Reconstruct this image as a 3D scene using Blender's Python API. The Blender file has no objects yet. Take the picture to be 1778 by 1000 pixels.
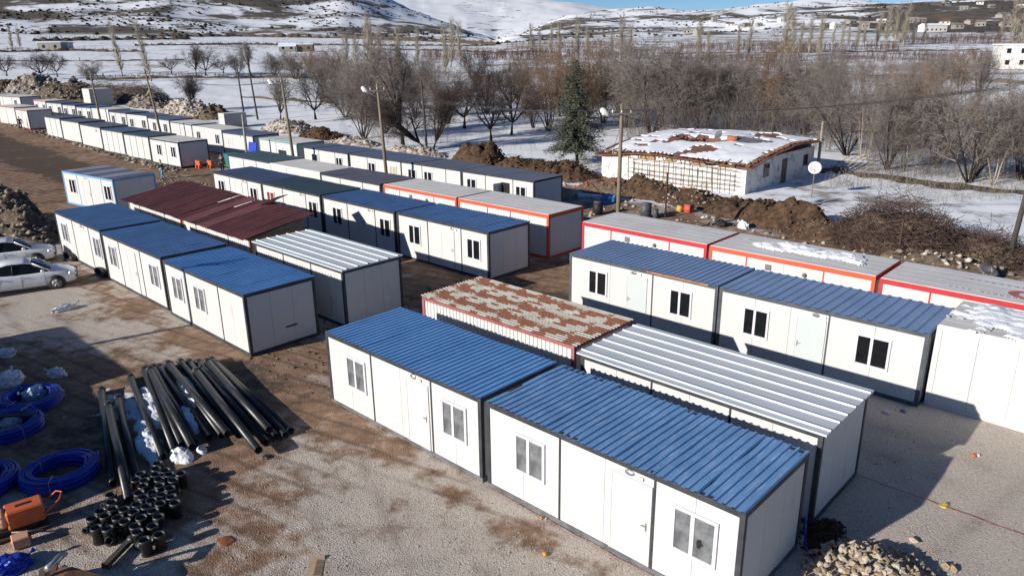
import bpy, bmesh, math, random
import numpy as np
from mathutils import Vector, Matrix, noise as mnoise

# ------------------------------------------------------------------ camera, sky, sun, exposure
scene = bpy.context.scene
FPX, PITCH, ROLL, CAMH = 1284.81, math.radians(18.135), math.radians(-0.6915), 10.95
PW, PH = 1778.0, 1000.0
cam_data = bpy.data.cameras.new('camera')
cam = bpy.data.objects.new('camera', cam_data)
scene.collection.objects.link(cam)
cam_data.sensor_width = 36.0
cam_data.lens = 36.0 * FPX / PW
cam_data.clip_start, cam_data.clip_end = 0.2, 20000.0
cam.matrix_world = (Matrix.Translation((0, 0, CAMH)) @ Matrix.Rotation(math.pi / 2 - PITCH, 4, 'X')
                    @ Matrix.Rotation(ROLL, 4, 'Z'))
scene.camera = cam
SUN_EL = math.radians(19.8)
SUN_DIR = Vector((0.838, 0.545, 0)).normalized() * math.cos(SUN_EL) + Vector((0, 0, -math.sin(SUN_EL)))
world = bpy.data.worlds.new('World')
scene.world = world
world.use_nodes = True
wn = world.node_tree
sky = wn.nodes.new('ShaderNodeTexSky')
sky.sky_type = 'NISHITA'
sky.sun_disc = False
sky.sun_elevation = SUN_EL
sky.sun_rotation = math.atan2(-0.838, -0.545)
sky.altitude = 3000
sky.air_density, sky.dust_density, sky.ozone_density = 1.0, 0.3, 6.0
wn.links.new(sky.outputs[0], wn.nodes['Background'].inputs[0])
wn.nodes['Background'].inputs[1].default_value = 0.072
sun_data = bpy.data.lights.new('sun', 'SUN')
sun_data.energy = 4.9
sun_data.angle = math.radians(0.55)
sun_data.color = (1.0, 0.94, 0.86)
sun = bpy.data.objects.new('sun', sun_data)
scene.collection.objects.link(sun)
sun.rotation_euler = SUN_DIR.to_track_quat('-Z', 'Y').to_euler()
sun.location = (-40, -30, 60)
scene.view_settings.view_transform = 'Standard'
scene.view_settings.look = 'None'
scene.view_settings.exposure = 0.37
scene.view_settings.gamma = 1.0
scene.view_settings.use_curve_mapping = False

rng = random.Random(7)
COL = scene.collection
YAW = math.radians(-43.4)
CY, SY = math.cos(YAW), math.sin(YAW)

# ------------------------------------------------------------------ helpers: coordinates
def W(s, t, z=0.0):
    return Vector((s * CY - t * SY, s * SY + t * CY, z))
def ST(x, y):
    return (x * CY + y * SY, -x * SY + y * CY)
_c, _s = math.cos(-ROLL), math.sin(-ROLL)
_cp, _sp = math.cos(PITCH), math.sin(PITCH)
def ray(px, py):
    u, v = px - PW / 2, py - PH / 2
    u, v = u * _c - v * _s, u * _s + v * _c
    X, Y = u / FPX, -v / FPX
    return (X, _cp + Y * _sp, -_sp + Y * _cp)
def zat(px, py, r):
    d = ray(px, py)
    return CAMH + d[2] / math.hypot(d[0], d[1]) * r
COLS = [-1500, -600, 0, 300, 600, 690, 740, 800, 868, 930, 1000, 1060, 1180, 1290, 1400, 1640, 1778, 2400, 3500]
YF = [62, 62, 60, 62, 65, 67, 69, 72, 77, 72, 68, 66, 64, 61, 60, 58, 57, 57, 57]
RF = [560, 560, 560, 560, 560, 560, 540, 520, 470, 480, 520, 560, 600, 600, 600, 600, 600, 600, 600]
YC = [-60, -70, -60, -75, -50, -2, 20, 44, 74, 52, 29, 21, 18, 12, 5, 2, -5, -10, -10]
RC = [1100, 1100, 1100, 1100, 1100, 1080, 1060, 1050, 1150, 1300, 1450, 1500, 1500, 1500, 1500, 1500, 1500, 1500, 1500]
YM = [-30, -30, -30, -25, -18, -14, -10, -7, -4, 0, 8, 17, 30, 40, 40, 40, 40, 40, 40]
ZF = np.array([zat(c, y, r) for c, y, r in zip(COLS, YF, RF)])
ZC = np.array([zat(c, y, r) for c, y, r in zip(COLS, YC, RC)])
ZM = np.array([zat(c, y, 6000) for c, y in zip(COLS, YM)])
COLS, RF, RC = np.array(COLS, float), np.array(RF, float), np.array(RC, float)
def sm(e0, e1, x):
    t = np.clip((x - e0) / (e1 - e0), 0, 1)
    return t * t * (3 - 2 * t)
def vnoise(x, y, f, seed=0):
    """cheap smooth value noise, vectorised"""
    x = np.asarray(x, float) * f + seed * 17.31; y = np.asarray(y, float) * f + seed * 9.77
    xi, yi = np.floor(x), np.floor(y); xf, yf = x - xi, y - yi
    def h(a, b):
        v = np.sin(a * 127.1 + b * 311.7 + seed * 3.7) * 43758.5453
        return v - np.floor(v)
    u, v = xf * xf * (3 - 2 * xf), yf * yf * (3 - 2 * yf)
    a, b, c, d = h(xi, yi), h(xi + 1, yi), h(xi, yi + 1), h(xi + 1, yi + 1)
    return (a * (1 - u) + b * u) * (1 - v) + (c * (1 - u) + d * u) * v
def fbm(x, y, f, seed=0, n=4):
    return sum(vnoise(x, y, f * 2 ** i, seed + i) * 0.5 ** (i + 1) for i in range(n)) / (1 - 0.5 ** n)
def terr_base(x, y):
    x, y = np.asarray(x, float), np.asarray(y, float)
    r = np.hypot(x, y)
    az = np.arctan2(x, y)
    pxc = 889 + 1352 * np.tan(np.clip(az, -1.2, 1.2))
    zf, rf = np.interp(pxc, COLS, ZF), np.interp(pxc, COLS, RF)
    zc, rc = np.interp(pxc, COLS, ZC), np.interp(pxc, COLS, RC)
    zm = np.interp(pxc, COLS, ZM)
    u = np.clip((r - 75) / (rf - 75), 0, 1)
    z = zf * u ** 1.25
    k = np.clip((r - rf) / (rc - rf), 0, 1)
    z = z + (zc - zf) * (0.55 * k + 0.45 * k * k * (3 - 2 * k))
    z = z - 0.35 * np.maximum(zc - 20, 0) * sm(1.0, 2.2, r / rc)
    base2 = zc - 0.35 * np.maximum(zc - 20, 0)
    z = np.where(r > 2500, base2 + (zm - base2) * sm(2500, 6000, r), z)
    back = sm(1.25, 1.6, np.abs(az))           # behind the camera: level ground
    return z * (1 - back)
def hillmask(x, y):
    r = np.hypot(x, y); pxc = 889 + 1352 * np.tan(np.clip(np.arctan2(x, y), -1.2, 1.2))
    rf, rc = np.interp(pxc, COLS, RF), np.interp(pxc, COLS, RC)
    return (r - rf) / (rc - rf)
def terr(x, y):
    z = terr_base(x, y)
    k = np.clip(hillmask(x, y), 0, 1.5)
    hill = sm(0.0, 0.25, k)
    z = z + hill * ((fbm(x, y, 1 / 170., 3) - .5) * 22 + (fbm(x, y, 1 / 45., 5) - .5) * 7)
    s, t = ST(np.asarray(x, float), np.asarray(y, float))
    yard = 1 - sm(44, 50, t)
    z = z + (fbm(x, y, 0.22, 11) - .5) * (0.10 + 0.5 * sm(46, 70, t) * (1 - hill))
    z = z + (vnoise(x, y, 1.1, 21) - .5) * 0.035 * yard
    return z
def hgt(x, y):
    return float(terr(x, y))
GR = np.concatenate([np.linspace(8, 60, 60), np.geomspace(61, 3000, 240)])
def G(px, py, h=0.0):
    """point where the ray through a pixel meets the ground (+h)"""
    d = ray(px, py); n = math.hypot(d[0], d[1]); ux, uy, uz = d[0] / n, d[1] / n, d[2] / n
    gap = CAMH + uz * GR - terr_base(ux * GR, uy * GR) - h
    i = int(np.argmax(gap <= 0)) or len(GR) - 1
    k = gap[i - 1] / (gap[i - 1] - gap[i] + 1e-12)
    r = float(GR[i - 1] + (GR[i] - GR[i - 1]) * k)
    return Vector((ux * r, uy * r, hgt(ux * r, uy * r)))
def depth(p):
    return p[1] * _cp + (CAMH - p[2]) * _sp
def onplane(px, py, t0):
    d = ray(px, py); a = ST(d[0], d[1]); k = t0 / a[1]
    return a[0] * k, CAMH + d[2] * k

# ------------------------------------------------------------------ helpers: objects
def link(o, parent=None):
    COL.objects.link(o)
    if parent is not None: o.parent = parent
    return o
def tag(o, label, cat, group=None, kind=None):
    o['label'] = label; o['category'] = cat
    if group: o['group'] = group
    if kind: o['kind'] = kind
    return o
def empty(name, loc, rz=0.0, label=None, cat=None, group=None):
    o = bpy.data.objects.new(name, None)
    o.empty_display_size = 0.3
    o.location = loc; o.rotation_euler = (0, 0, rz)
    link(o)
    if label: tag(o, label, cat, group)
    return o
def mesh(name, v, f, mat=None, smooth=False, parent=None, loc=None, rot=None):
    me = bpy.data.meshes.new(name)
    me.from_pydata([tuple(p) for p in v], [], [tuple(q) for q in f])
    if mat: me.materials.append(mat)
    if smooth: me.polygons.foreach_set('use_smooth', [True] * len(me.polygons))
    me.update()
    return obj(name, me, parent, loc, rot)
def obj(name, me, parent=None, loc=None, rot=None, scale=None):
    o = bpy.data.objects.new(name, me)
    if loc is not None: o.location = loc
    if rot is not None: o.rotation_euler = rot
    if scale is not None: o.scale = scale
    return link(o, parent)
def npmesh(name, v, f, mat=None, smooth=False):
    """fast mesh from arrays; f is (n,3) or (n,4)"""
    me = bpy.data.meshes.new(name)
    v = np.asarray(v, np.float32); f = np.asarray(f, np.int32); k = f.shape[1]
    me.vertices.add(len(v)); me.vertices.foreach_set('co', v.ravel())
    me.loops.add(f.size); me.loops.foreach_set('vertex_index', f.ravel())
    me.polygons.add(len(f))
    me.polygons.foreach_set('loop_start', np.arange(0, f.size, k, dtype=np.int32))
    me.polygons.foreach_set('loop_total', np.full(len(f), k, np.int32))
    if smooth: me.polygons.foreach_set('use_smooth', np.ones(len(f), bool))
    me.update(calc_edges=True); me.validate()
    if mat: me.materials.append(mat)
    return me
CUBE_F = [(0, 1, 3, 2), (4, 6, 7, 5), (0, 4, 5, 1), (2, 3, 7, 6), (0, 2, 6, 4), (1, 5, 7, 3)]
def box_v(x0, x1, y0, y1, z0, z1):
    return [(x, y, z) for x in (x0, x1) for y in (y0, y1) for z in (z0, z1)]
def boxes(lst):
    v, f = [], []
    for b in lst:
        n = len(v); v += box_v(*b); f += [tuple(i + n for i in q) for q in CUBE_F]
    return v, f
_bc = {}
def box(name, x0, x1, y0, y1, z0, z1, mat, parent=None, bev=0.0):
    """a box part; alike boxes share mesh data"""
    dx, dy, dz = round(x1 - x0, 3), round(y1 - y0, 3), round(z1 - z0, 3)
    key = (dx, dy, dz, mat.name, bev)
    me = _bc.get(key)
    if me is None:
        me = bpy.data.meshes.new(name)
        if bev:
            bm = bmesh.new(); bmesh.ops.create_cube(bm, size=1)
            bmesh.ops.scale(bm, vec=(dx, dy, dz), verts=bm.verts)
            bmesh.ops.bevel(bm, geom=list(bm.edges), offset=bev, segments=1, affect='EDGES')
            bm.to_mesh(me); bm.free()
        else:
            me.from_pydata(box_v(-dx / 2, dx / 2, -dy / 2, dy / 2, -dz / 2, dz / 2), [], CUBE_F)
        me.materials.append(mat)
        _bc[key] = me
    return obj(name, me, parent, ((x0 + x1) / 2, (y0 + y1) / 2, (z0 + z1) / 2))
def tube_data(pts, radii, n=8, cap=True):
    """swept tube along a polyline"""
    pts = [Vector(p) for p in pts]; v, f = [], []
    up = Vector((0, 0, 1))
    for i, p in enumerate(pts):
        d = (pts[min(i + 1, len(pts) - 1)] - pts[max(i - 1, 0)]).normalized()
        a = up if abs(d.z) < 0.95 else Vector((1, 0, 0))
        x = d.cross(a).normalized(); y = d.cross(x)
        r = radii[i] if isinstance(radii, (list, tuple)) else radii
        for k in range(n):
            an = 2 * math.pi * k / n
            v.append(p + x * (math.cos(an) * r) + y * (math.sin(an) * r))
        if i:
            b = len(v) - 2 * n
            for k in range(n):
                f.append((b + k, b + (k + 1) % n, b + n + (k + 1) % n, b + n + k))
    if cap:
        f.append(tuple(range(n - 1, -1, -1))); f.append(tuple(range(len(v) - n, len(v))))
    return v, f
def tube(name, pts, radii, mat, parent=None, n=8, cap=True, loc=None, rot=None, smooth=True):
    v, f = tube_data(pts, radii, n, cap)
    return mesh(name, v, f, mat, smooth, parent, loc, rot)
def merge(parts):
    v, f = [], []
    for a, b in parts:
        n = len(v); v += list(a); f += [tuple(i + n for i in q) for q in b]
    return v, f

# ------------------------------------------------------------------ helpers: materials
class NT:
    def __init__(s, name):
        s.m = bpy.data.materials.new(name); s.m.use_nodes = True
        s.t = s.m.node_tree; s.b = s.t.nodes['Principled BSDF']
    def n(s, typ, **kw):
        o = s.t.nodes.new(typ)
        for k, v in kw.items():
            if k in ('ins',):
                for a, b in v.items(): s.put(o.inputs[a], b)
            else: setattr(o, k, v)
        return o
    def put(s, sock, v):
        if hasattr(v, 'is_output') or isinstance(v, bpy.types.NodeSocket): s.t.links.new(v, sock)
        else: sock.default_value = v
    def coord(s, kind='Object', scale=(1, 1, 1)):
        c = s.n('ShaderNodeTexCoord'); mp = s.n('ShaderNodeMapping')
        mp.inputs['Scale'].default_value = scale
        s.t.links.new(c.outputs[kind], mp.inputs[0]); return mp.outputs[0]
    def pos(s, scale=(1, 1, 1)):
        g = s.n('ShaderNodeNewGeometry'); mp = s.n('ShaderNodeMapping')
        mp.inputs['Scale'].default_value = scale
        s.t.links.new(g.outputs['Position'], mp.inputs[0]); return mp.outputs[0]
    def noise(s, vec, scale, detail=4, rough=0.55, dist=0.0):
        o = s.n('ShaderNodeTexNoise'); s.t.links.new(vec, o.inputs['Vector'])
        o.inputs['Scale'].default_value = scale; o.inputs['Detail'].default_value = detail
        o.inputs['Roughness'].default_value = rough; o.inputs['Distortion'].default_value = dist
        return o.outputs['Fac']
    def ramp(s, fac, a, b, lo=0.0, hi=1.0):
        o = s.n('ShaderNodeMapRange', interpolation_type='SMOOTHSTEP')
        s.put(o.inputs[0], fac)
        for i, v in zip((1, 2, 3, 4), (a, b, lo, hi)): s.put(o.inputs[i], v)
        return o.outputs[0]
    def math(s, op, a, b=0.0):
        o = s.n('ShaderNodeMath', operation=op); s.put(o.inputs[0], a); s.put(o.inputs[1], b)
        return o.outputs[0]
    def mix(s, fac, a, b, blend='MIX'):
        o = s.n('ShaderNodeMix', data_type='RGBA', blend_type=blend)
        s.put(o.inputs[0], fac)
        for sock, v in ((o.inputs[6], a), (o.inputs[7], b)):
            s.put(sock, v if not isinstance(v, tuple) else (*v[:3], 1))
        return o.outputs[2]
    def attr(s, name):
        o = s.n('ShaderNodeAttribute', attribute_name=name); return o.outputs['Fac']
    def bump(s, h, strength=0.3, dist=0.02, normal=None):
        o = s.n('ShaderNodeBump'); s.put(o.inputs['Height'], h)
        o.inputs['Strength'].default_value = strength; o.inputs['Distance'].default_value = dist
        if normal is not None: s.t.links.new(normal, o.inputs['Normal'])
        s.t.links.new(o.outputs[0], s.b.inputs['Normal']); return o.outputs[0]
    def out(s, col, rough=0.6, metal=0.0, spec=0.5):
        s.put(s.b.inputs['Base Color'], col if not isinstance(col, tuple) else (*col[:3], 1))
        s.put(s.b.inputs['Roughness'], rough); s.put(s.b.inputs['Metallic'], metal)
        s.b.inputs['Specular IOR Level'].default_value = spec
        return s.m
_mats = {}
def pm(name, c1, c2=None, rough=0.6, scale=3.0, metal=0.0, bump=0.0, bscale=40.0, stretch=(1, 1, 1), spec=0.4, lo=0.35, hi=0.68, world=False):
    """plain procedural material: two tones mixed by noise, optional fine relief"""
    if name in _mats: return _mats[name]
    N = NT(name)
    vec = N.pos(stretch) if world else N.coord('Object', stretch)
    c2 = c2 or tuple(x * 0.82 for x in c1)
    fac = N.ramp(N.noise(vec, scale, 6, 0.62), lo, hi)
    col = N.mix(fac, c1, c2)
    if bump: N.bump(N.noise(vec, bscale, 5, 0.6), bump, 0.02)
    m = N.out(col, rough, metal, spec); _mats[name] = m
    return m

def wall_mat(name, c, dirt=(0.36, 0.32, 0.27), amt=0.48):
    N = NT(name)
    v = N.pos((1, 1, 0.35))
    fac = N.math('MULTIPLY', N.ramp(N.noise(v, 2.2, 7, 0.68), 0.50, 0.86), amt)
    col = N.mix(fac, c, dirt)
    fac2 = N.math('MULTIPLY', N.ramp(N.noise(N.pos((9, 9, 0.5)), 1.0, 4, 0.6), 0.5, 0.85), amt * 0.55)
    col = N.mix(fac2, col, tuple(x * 0.8 for x in c))
    w = N.n('ShaderNodeTexWave', wave_type='BANDS', bands_direction='X')
    N.t.links.new(N.coord('Object'), w.inputs['Vector']); w.inputs['Scale'].default_value = 4.2
    N.bump(w.outputs['Fac'], 0.3, 0.006)
    return N.out(col, 0.48, 0, 0.35)
def roof_mat(name, c, c2, scratch, amt=0.35, rough=0.42, stretch=(6, 0.55, 1), metal=0.0):
    """painted sheet steel: broad tone drift, streaky wear along the ribs, pale scratches"""
    N = NT(name)
    o = N.coord('Object')
    col = N.mix(N.ramp(N.noise(N.pos(), 0.55, 5, 0.6), 0.35, 0.7), c, c2)
    st = N.ramp(N.noise(N.coord('Object', stretch), 2.6, 8, 0.75), 0.50, 0.72)
    col = N.mix(N.math('MULTIPLY', st, amt), col, scratch)
    fl = N.ramp(N.noise(o, 19, 3, 0.6), 0.66, 0.74)
    col = N.mix(N.math('MULTIPLY', fl, amt * 0.6), col, tuple(min(1, x * 1.25) for x in scratch))
    r = N.ramp(N.noise(o, 5, 4), 0.3, 0.7, rough - 0.07, rough + 0.2)
    N.bump(N.noise(o, 7, 3), 0.15, 0.01)
    return N.out(col, r, metal, 0.45)
M = {}
M['white'] = wall_mat('white_panel', (0.565, 0.565, 0.55))
M['cream'] = wall_mat('cream_panel', (0.545, 0.55, 0.54), amt=0.25)
M['doorpale'] = wall_mat('pale_blue_door', (0.49, 0.535, 0.535), amt=0.12)
M['siding'] = wall_mat('white_siding', (0.60, 0.595, 0.575), amt=0.3)
M['dark'] = pm('charcoal_steel', (0.028, 0.031, 0.038), (0.055, 0.058, 0.064), 0.55, 2.0)
M['slate'] = pm('slate_steel', (0.055, 0.065, 0.075), (0.09, 0.10, 0.11), 0.5, 2.0)
M['greysteel'] = pm('worn_grey_steel', (0.16, 0.16, 0.17), (0.085, 0.08, 0.08), 0.5, 3.0)
M['string'] = pm('red_string', (.30, .05, .045), None, .8, 3)
M['red'] = pm('red_steel', (0.50, 0.035, 0.045), (0.40, 0.03, 0.035), 0.45, 1.5)
M['orange'] = pm('orange_red_steel', (0.58, 0.085, 0.03), (0.48, 0.10, 0.06), 0.5, 1.2)
M['pinkred'] = pm('faded_red_steel', (0.33, 0.12, 0.12), (0.25, 0.07, 0.06), 0.6, 1.5)
M['skyblue'] = pm('blue_steel', (0.12, 0.30, 0.50), (0.16, 0.36, 0.58), 0.5, 1.0)
M['teal'] = pm('teal_steel', (0.09, 0.27, 0.26), (0.13, 0.33, 0.31), 0.5, 1.0)
M['rustbrown'] = pm('rusty_orange_steel', (0.38, 0.20, 0.09), (0.25, 0.10, 0.045), 0.7, 2.0)
M['whitesteel'] = pm('white_steel', (0.60, 0.60, 0.59), (0.53, 0.52, 0.50), 0.45, 2.0)
M['blueA'] = roof_mat('blue_sheet_bright', (0.135, 0.315, 0.60), (0.105, 0.265, 0.53), (0.38, 0.50, 0.64), 0.5)
M['blueA2'] = roof_mat('blue_sheet_scratched', (0.155, 0.315, 0.555), (0.13, 0.27, 0.49), (0.50, 0.60, 0.72), 0.85)
M['blueB'] = roof_mat('blue_sheet_dull', (0.135, 0.245, 0.42), (0.14, 0.275, 0.50), (0.26, 0.31, 0.39), 0.5)
M['blueD'] = roof_mat('blue_sheet_even', (0.215, 0.305, 0.47), (0.18, 0.26, 0.41), (0.27, 0.33, 0.43), 0.35)
M['navy'] = roof_mat('navy_sheet', (0.15, 0.19, 0.27), (0.165, 0.21, 0.305), (0.28, 0.30, 0.33), 0.4)
M['slateroof'] = roof_mat('slate_blue_sheet', (0.185, 0.20, 0.235), (0.15, 0.17, 0.21), (0.27, 0.28, 0.30), 0.3)
M['purple'] = roof_mat('purple_grey_sheet', (0.175, 0.165, 0.20), (0.14, 0.135, 0.17), (0.28, 0.27, 0.28), 0.3)
M['green'] = roof_mat('grey_green_sheet', (0.125, 0.175, 0.18), (0.10, 0.145, 0.155), (0.21, 0.25, 0.25), 0.3)
M['greyroof'] = roof_mat('pale_grey_sheet', (0.68, 0.665, 0.635), (0.58, 0.565, 0.535), (0.40, 0.36, 0.32), 0.5, 0.6, (0.5, 4, 1))
M['beigeroof'] = roof_mat('beige_sheet', (0.70, 0.675, 0.625), (0.61, 0.58, 0.53), (0.42, 0.37, 0.32), 0.45, 0.6, (0.5, 4, 1))
M['alu'] = roof_mat('grey_insulated_roof', (0.56, 0.605, 0.635), (0.51, 0.555, 0.585), (0.64, 0.66, 0.67), 0.3, 0.45, (0.5, 5, 1))
M['brown'] = roof_mat('oxide_brown_sheet', (0.155, 0.052, 0.052), (0.115, 0.040, 0.042), (0.23, 0.11, 0.11), 0.35, 0.6)
M['brown2'] = roof_mat('faded_brown_sheet', (0.25, 0.105, 0.10), (0.21, 0.085, 0.085), (0.24, 0.12, 0.12), 0.3, 0.6)
M['stripeblue'] = roof_mat('blue_white_sheet', (0.33, 0.36, 0.41), (0.28, 0.31, 0.36), (0.5, 0.52, 0.55), 0.3, 0.5)
def rust_mat():
    N = NT('rust_blistered_sheet')
    co = N.n('ShaderNodeTexCoord'); sx = N.n('ShaderNodeSeparateXYZ'); N.t.links.new(co.outputs['Object'], sx.inputs[0])
    o = co.outputs['Object']
    n1 = N.noise(o, 1.9, 6, 0.65); n2 = N.noise(o, 9, 5, 0.7)
    # offset rows of pale patches where the zinc survives
    row = N.math('MULTIPLY', N.math('FLOOR', N.math('MULTIPLY', sx.outputs[1], 1.34)), 0.37)
    gx = N.math('SINE', N.math('MULTIPLY', N.math('ADD', sx.outputs[0], row), 6.3))
    gy = N.math('SINE', N.math('MULTIPLY', sx.outputs[1], 8.42))
    g = N.math('ADD', N.math('MULTIPLY', gx, 0.34), N.math('MULTIPLY', gy, 0.40))
    g = N.math('ADD', g, N.math('MULTIPLY', N.math('SUBTRACT', n1, 0.5), 3.6))
    g = N.math('ADD', g, N.math('MULTIPLY', N.math('SUBTRACT', n2, 0.5), 0.9))
    f = N.ramp(g, 0.02, 0.26)
    rust = N.mix(N.ramp(n2, 0.35, 0.65), (0.225, 0.095, 0.055), (0.145, 0.058, 0.036))
    zinc = N.mix(N.ramp(n1, 0.4, 0.6), (0.40, 0.40, 0.365), (0.33, 0.315, 0.27))
    N.bump(n2, 0.2, 0.01)
    return N.out(N.mix(f, rust, zinc), N.ramp(f, 0, 1, 0.85, 0.55), 0, 0.3)
M['rust'] = rust_mat()
M['frame'] = pm('white_window_frame', (0.63, 0.62, 0.645), (0.56, 0.545, 0.58), 0.4, 6)
def glass_mat(name, c, rough=0.12, c2=None):
    N = NT(name)
    n = N.noise(N.coord('Object'), 3.0, 5, 0.6)
    N.bump(N.noise(N.coord('Object'), 1.3, 2), 0.05, 0.02)
    return N.out(N.mix(N.ramp(n, 0.35, 0.7), c, c2 or tuple(x * 0.7 for x in c)), rough, 0, 0.5)
M['glass'] = glass_mat('dark_window_glass', (0.012, 0.013, 0.015), 0.06)
M['glassgrey'] = glass_mat('filmed_window_glass', (0.20, 0.21, 0.22), 0.16, (0.085, 0.09, 0.095))
M['glassred'] = glass_mat('red_curtained_glass', (0.28, 0.06, 0.05), 0.3, (0.10, 0.02, 0.02))
M['glassyellow'] = glass_mat('yellow_curtained_glass', (0.52, 0.46, 0.30), 0.3)
M['black'] = pm('black_rubber', (0.012, 0.012, 0.013), (0.025, 0.025, 0.026), 0.6, 4)
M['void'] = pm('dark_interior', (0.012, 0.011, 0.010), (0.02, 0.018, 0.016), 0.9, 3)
M['chrome'] = pm('bare_metal', (0.45, 0.45, 0.46), (0.35, 0.34, 0.34), 0.35, 6, 0.7)
M['pipe'] = pm('black_pipe_plastic', (0.016, 0.017, 0.018), (0.032, 0.032, 0.033), 0.38, 2.5, 0, 0, 40, (1, 1, 1), 0.5)
M['pipegrey'] = pm('dusty_black_plastic', (0.022, 0.024, 0.024), (0.055, 0.055, 0.052), 0.42, 3.0)
M['hose'] = pm('blue_hose', (0.006, 0.028, 0.29), (0.010, 0.040, 0.36), 0.35, 2.0)
M['snow'] = None
def snow_mat():
    N = NT('snow'); v = N.pos()
    col = N.mix(N.ramp(N.noise(v, 1.2, 6, 0.65), 0.4, 0.75), (0.84, 0.86, 0.89), (0.72, 0.74, 0.76))
    col = N.mix(N.ramp(N.noise(v, 7, 4, 0.7), 0.62, 0.78, 0, .5), col, (0.45, 0.42, 0.38))
    N.bump(N.noise(v, 8, 6, 0.7), 0.5, 0.08)
    return N.out(col, 0.75, 0, 0.25)
M['snow'] = snow_mat()
M['woodpole'] = pm('weathered_pole_wood', (0.24, 0.19, 0.12), (0.15, 0.12, 0.085), 0.8, 3, 0, 0.3, 30, (8, 8, 0.6))
M['poledark'] = pm('dark_pole_wood', (0.085, 0.075, 0.065), (0.05, 0.045, 0.04), 0.85, 3, 0, 0.3, 30, (8, 8, 0.6))
M['conc'] = pm('grey_concrete', (0.33, 0.31, 0.28), (0.24, 0.22, 0.20), 0.85, 4, 0, 0.3, 30)
M['wire'] = pm('power_wire', (0.05, 0.05, 0.055), None, 0.6, 2)
M['steelrust'] = pm('rusty_steel', (0.05, 0.03, 0.026), (0.085, 0.04, 0.028), 0.8, 6)
M['lampwhite'] = pm('lamp_shell', (0.75, 0.72, 0.66), None, 0.4, 5)
M['soil'] = pm('brown_soil', (0.125, 0.078, 0.048), (0.045, 0.029, 0.02), 0.95, 2.6, 0, 0.9, 6, (1, 1, 1), 0.1, 0.3, 0.7, True)
M['soil2'] = pm('grey_brown_soil', (0.19, 0.145, 0.105), (0.065, 0.05, 0.04), 0.95, 2.6, 0, 0.9, 6, (1, 1, 1), 0.1, 0.3, 0.7, True)
M['rubble'] = pm('broken_masonry', (0.34, 0.29, 0.245), (0.085, 0.07, 0.06), 0.9, 1.6, 0, 0.5, 12, (1, 1, 1), 0.1, 0.35, 0.65, True)
M['rubblewhite'] = pm('plaster_rubble', (0.58, 0.52, 0.47), (0.14, 0.11, 0.09), 0.9, 1.6, 0, 0.5, 12, (1, 1, 1), 0.1, 0.35, 0.65, True)
M['stone'] = pm('tan_stone', (0.40, 0.31, 0.20), (0.25, 0.175, 0.105), 0.8, 2.2, 0, 0.6, 9, (1, 1, 1), 0.2)
M['stone2'] = pm('pale_stone', (0.52, 0.46, 0.37), (0.35, 0.28, 0.20), 0.8, 2.2, 0, 0.6, 9, (1, 1, 1), 0.2)
M['brick'] = pm('red_clay', (0.42, 0.145, 0.07), (0.28, 0.085, 0.045), 0.85, 3)
M['tile'] = pm('roof_tile_clay', (0.25, 0.105, 0.065), (0.11, 0.062, 0.048), 0.9, 2.2, world=True)
M['bark'] = pm('grey_bark', (0.085, 0.070, 0.056), (0.045, 0.038, 0.032), 0.95, 4, 0, 0.5, 14, (3, 3, 0.6), 0.1)
M['barkdark'] = pm('dark_bark', (0.040, 0.032, 0.028), (0.022, 0.019, 0.018), 0.95, 4, 0, 0.5, 14, (3, 3, 0.6), 0.1)
M['barkpale'] = pm('pale_bark', (0.34, 0.30, 0.24), (0.20, 0.17, 0.135), 0.9, 4, 0, 0.3, 14, (3, 3, 0.6), 0.1)
M['twiggrey'] = pm('grey_twigs', (0.245, 0.21, 0.185), (0.165, 0.142, 0.125), 0.95, 0.6, spec=0.1)
M['twigdark'] = pm('dark_twigs', (0.088, 0.070, 0.062), (0.060, 0.048, 0.044), 0.95, 0.6, spec=0.1)
M['twigred'] = pm('rusty_twigs', (0.25, 0.165, 0.11), (0.19, 0.13, 0.095), 0.95, 0.6, spec=0.1)
M['twigpale'] = pm('pale_poplar_twigs', (0.38, 0.34, 0.275), (0.28, 0.25, 0.20), 0.95, 0.6, spec=0.1)
M['orchard'] = pm('red_brown_orchard_twigs', (0.135, 0.078, 0.065), (0.09, 0.058, 0.05), 0.95, 0.05, world=True, spec=0.1)
M['needle'] = pm('conifer_needles', (0.085, 0.098, 0.066), (0.125, 0.130, 0.09), 0.8, 0.9, spec=0.2)
M['scrub'] = pm('dark_scrub', (0.035, 0.033, 0.030), (0.060, 0.055, 0.045), 0.95, 0.05, world=True, spec=0.05)

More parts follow.
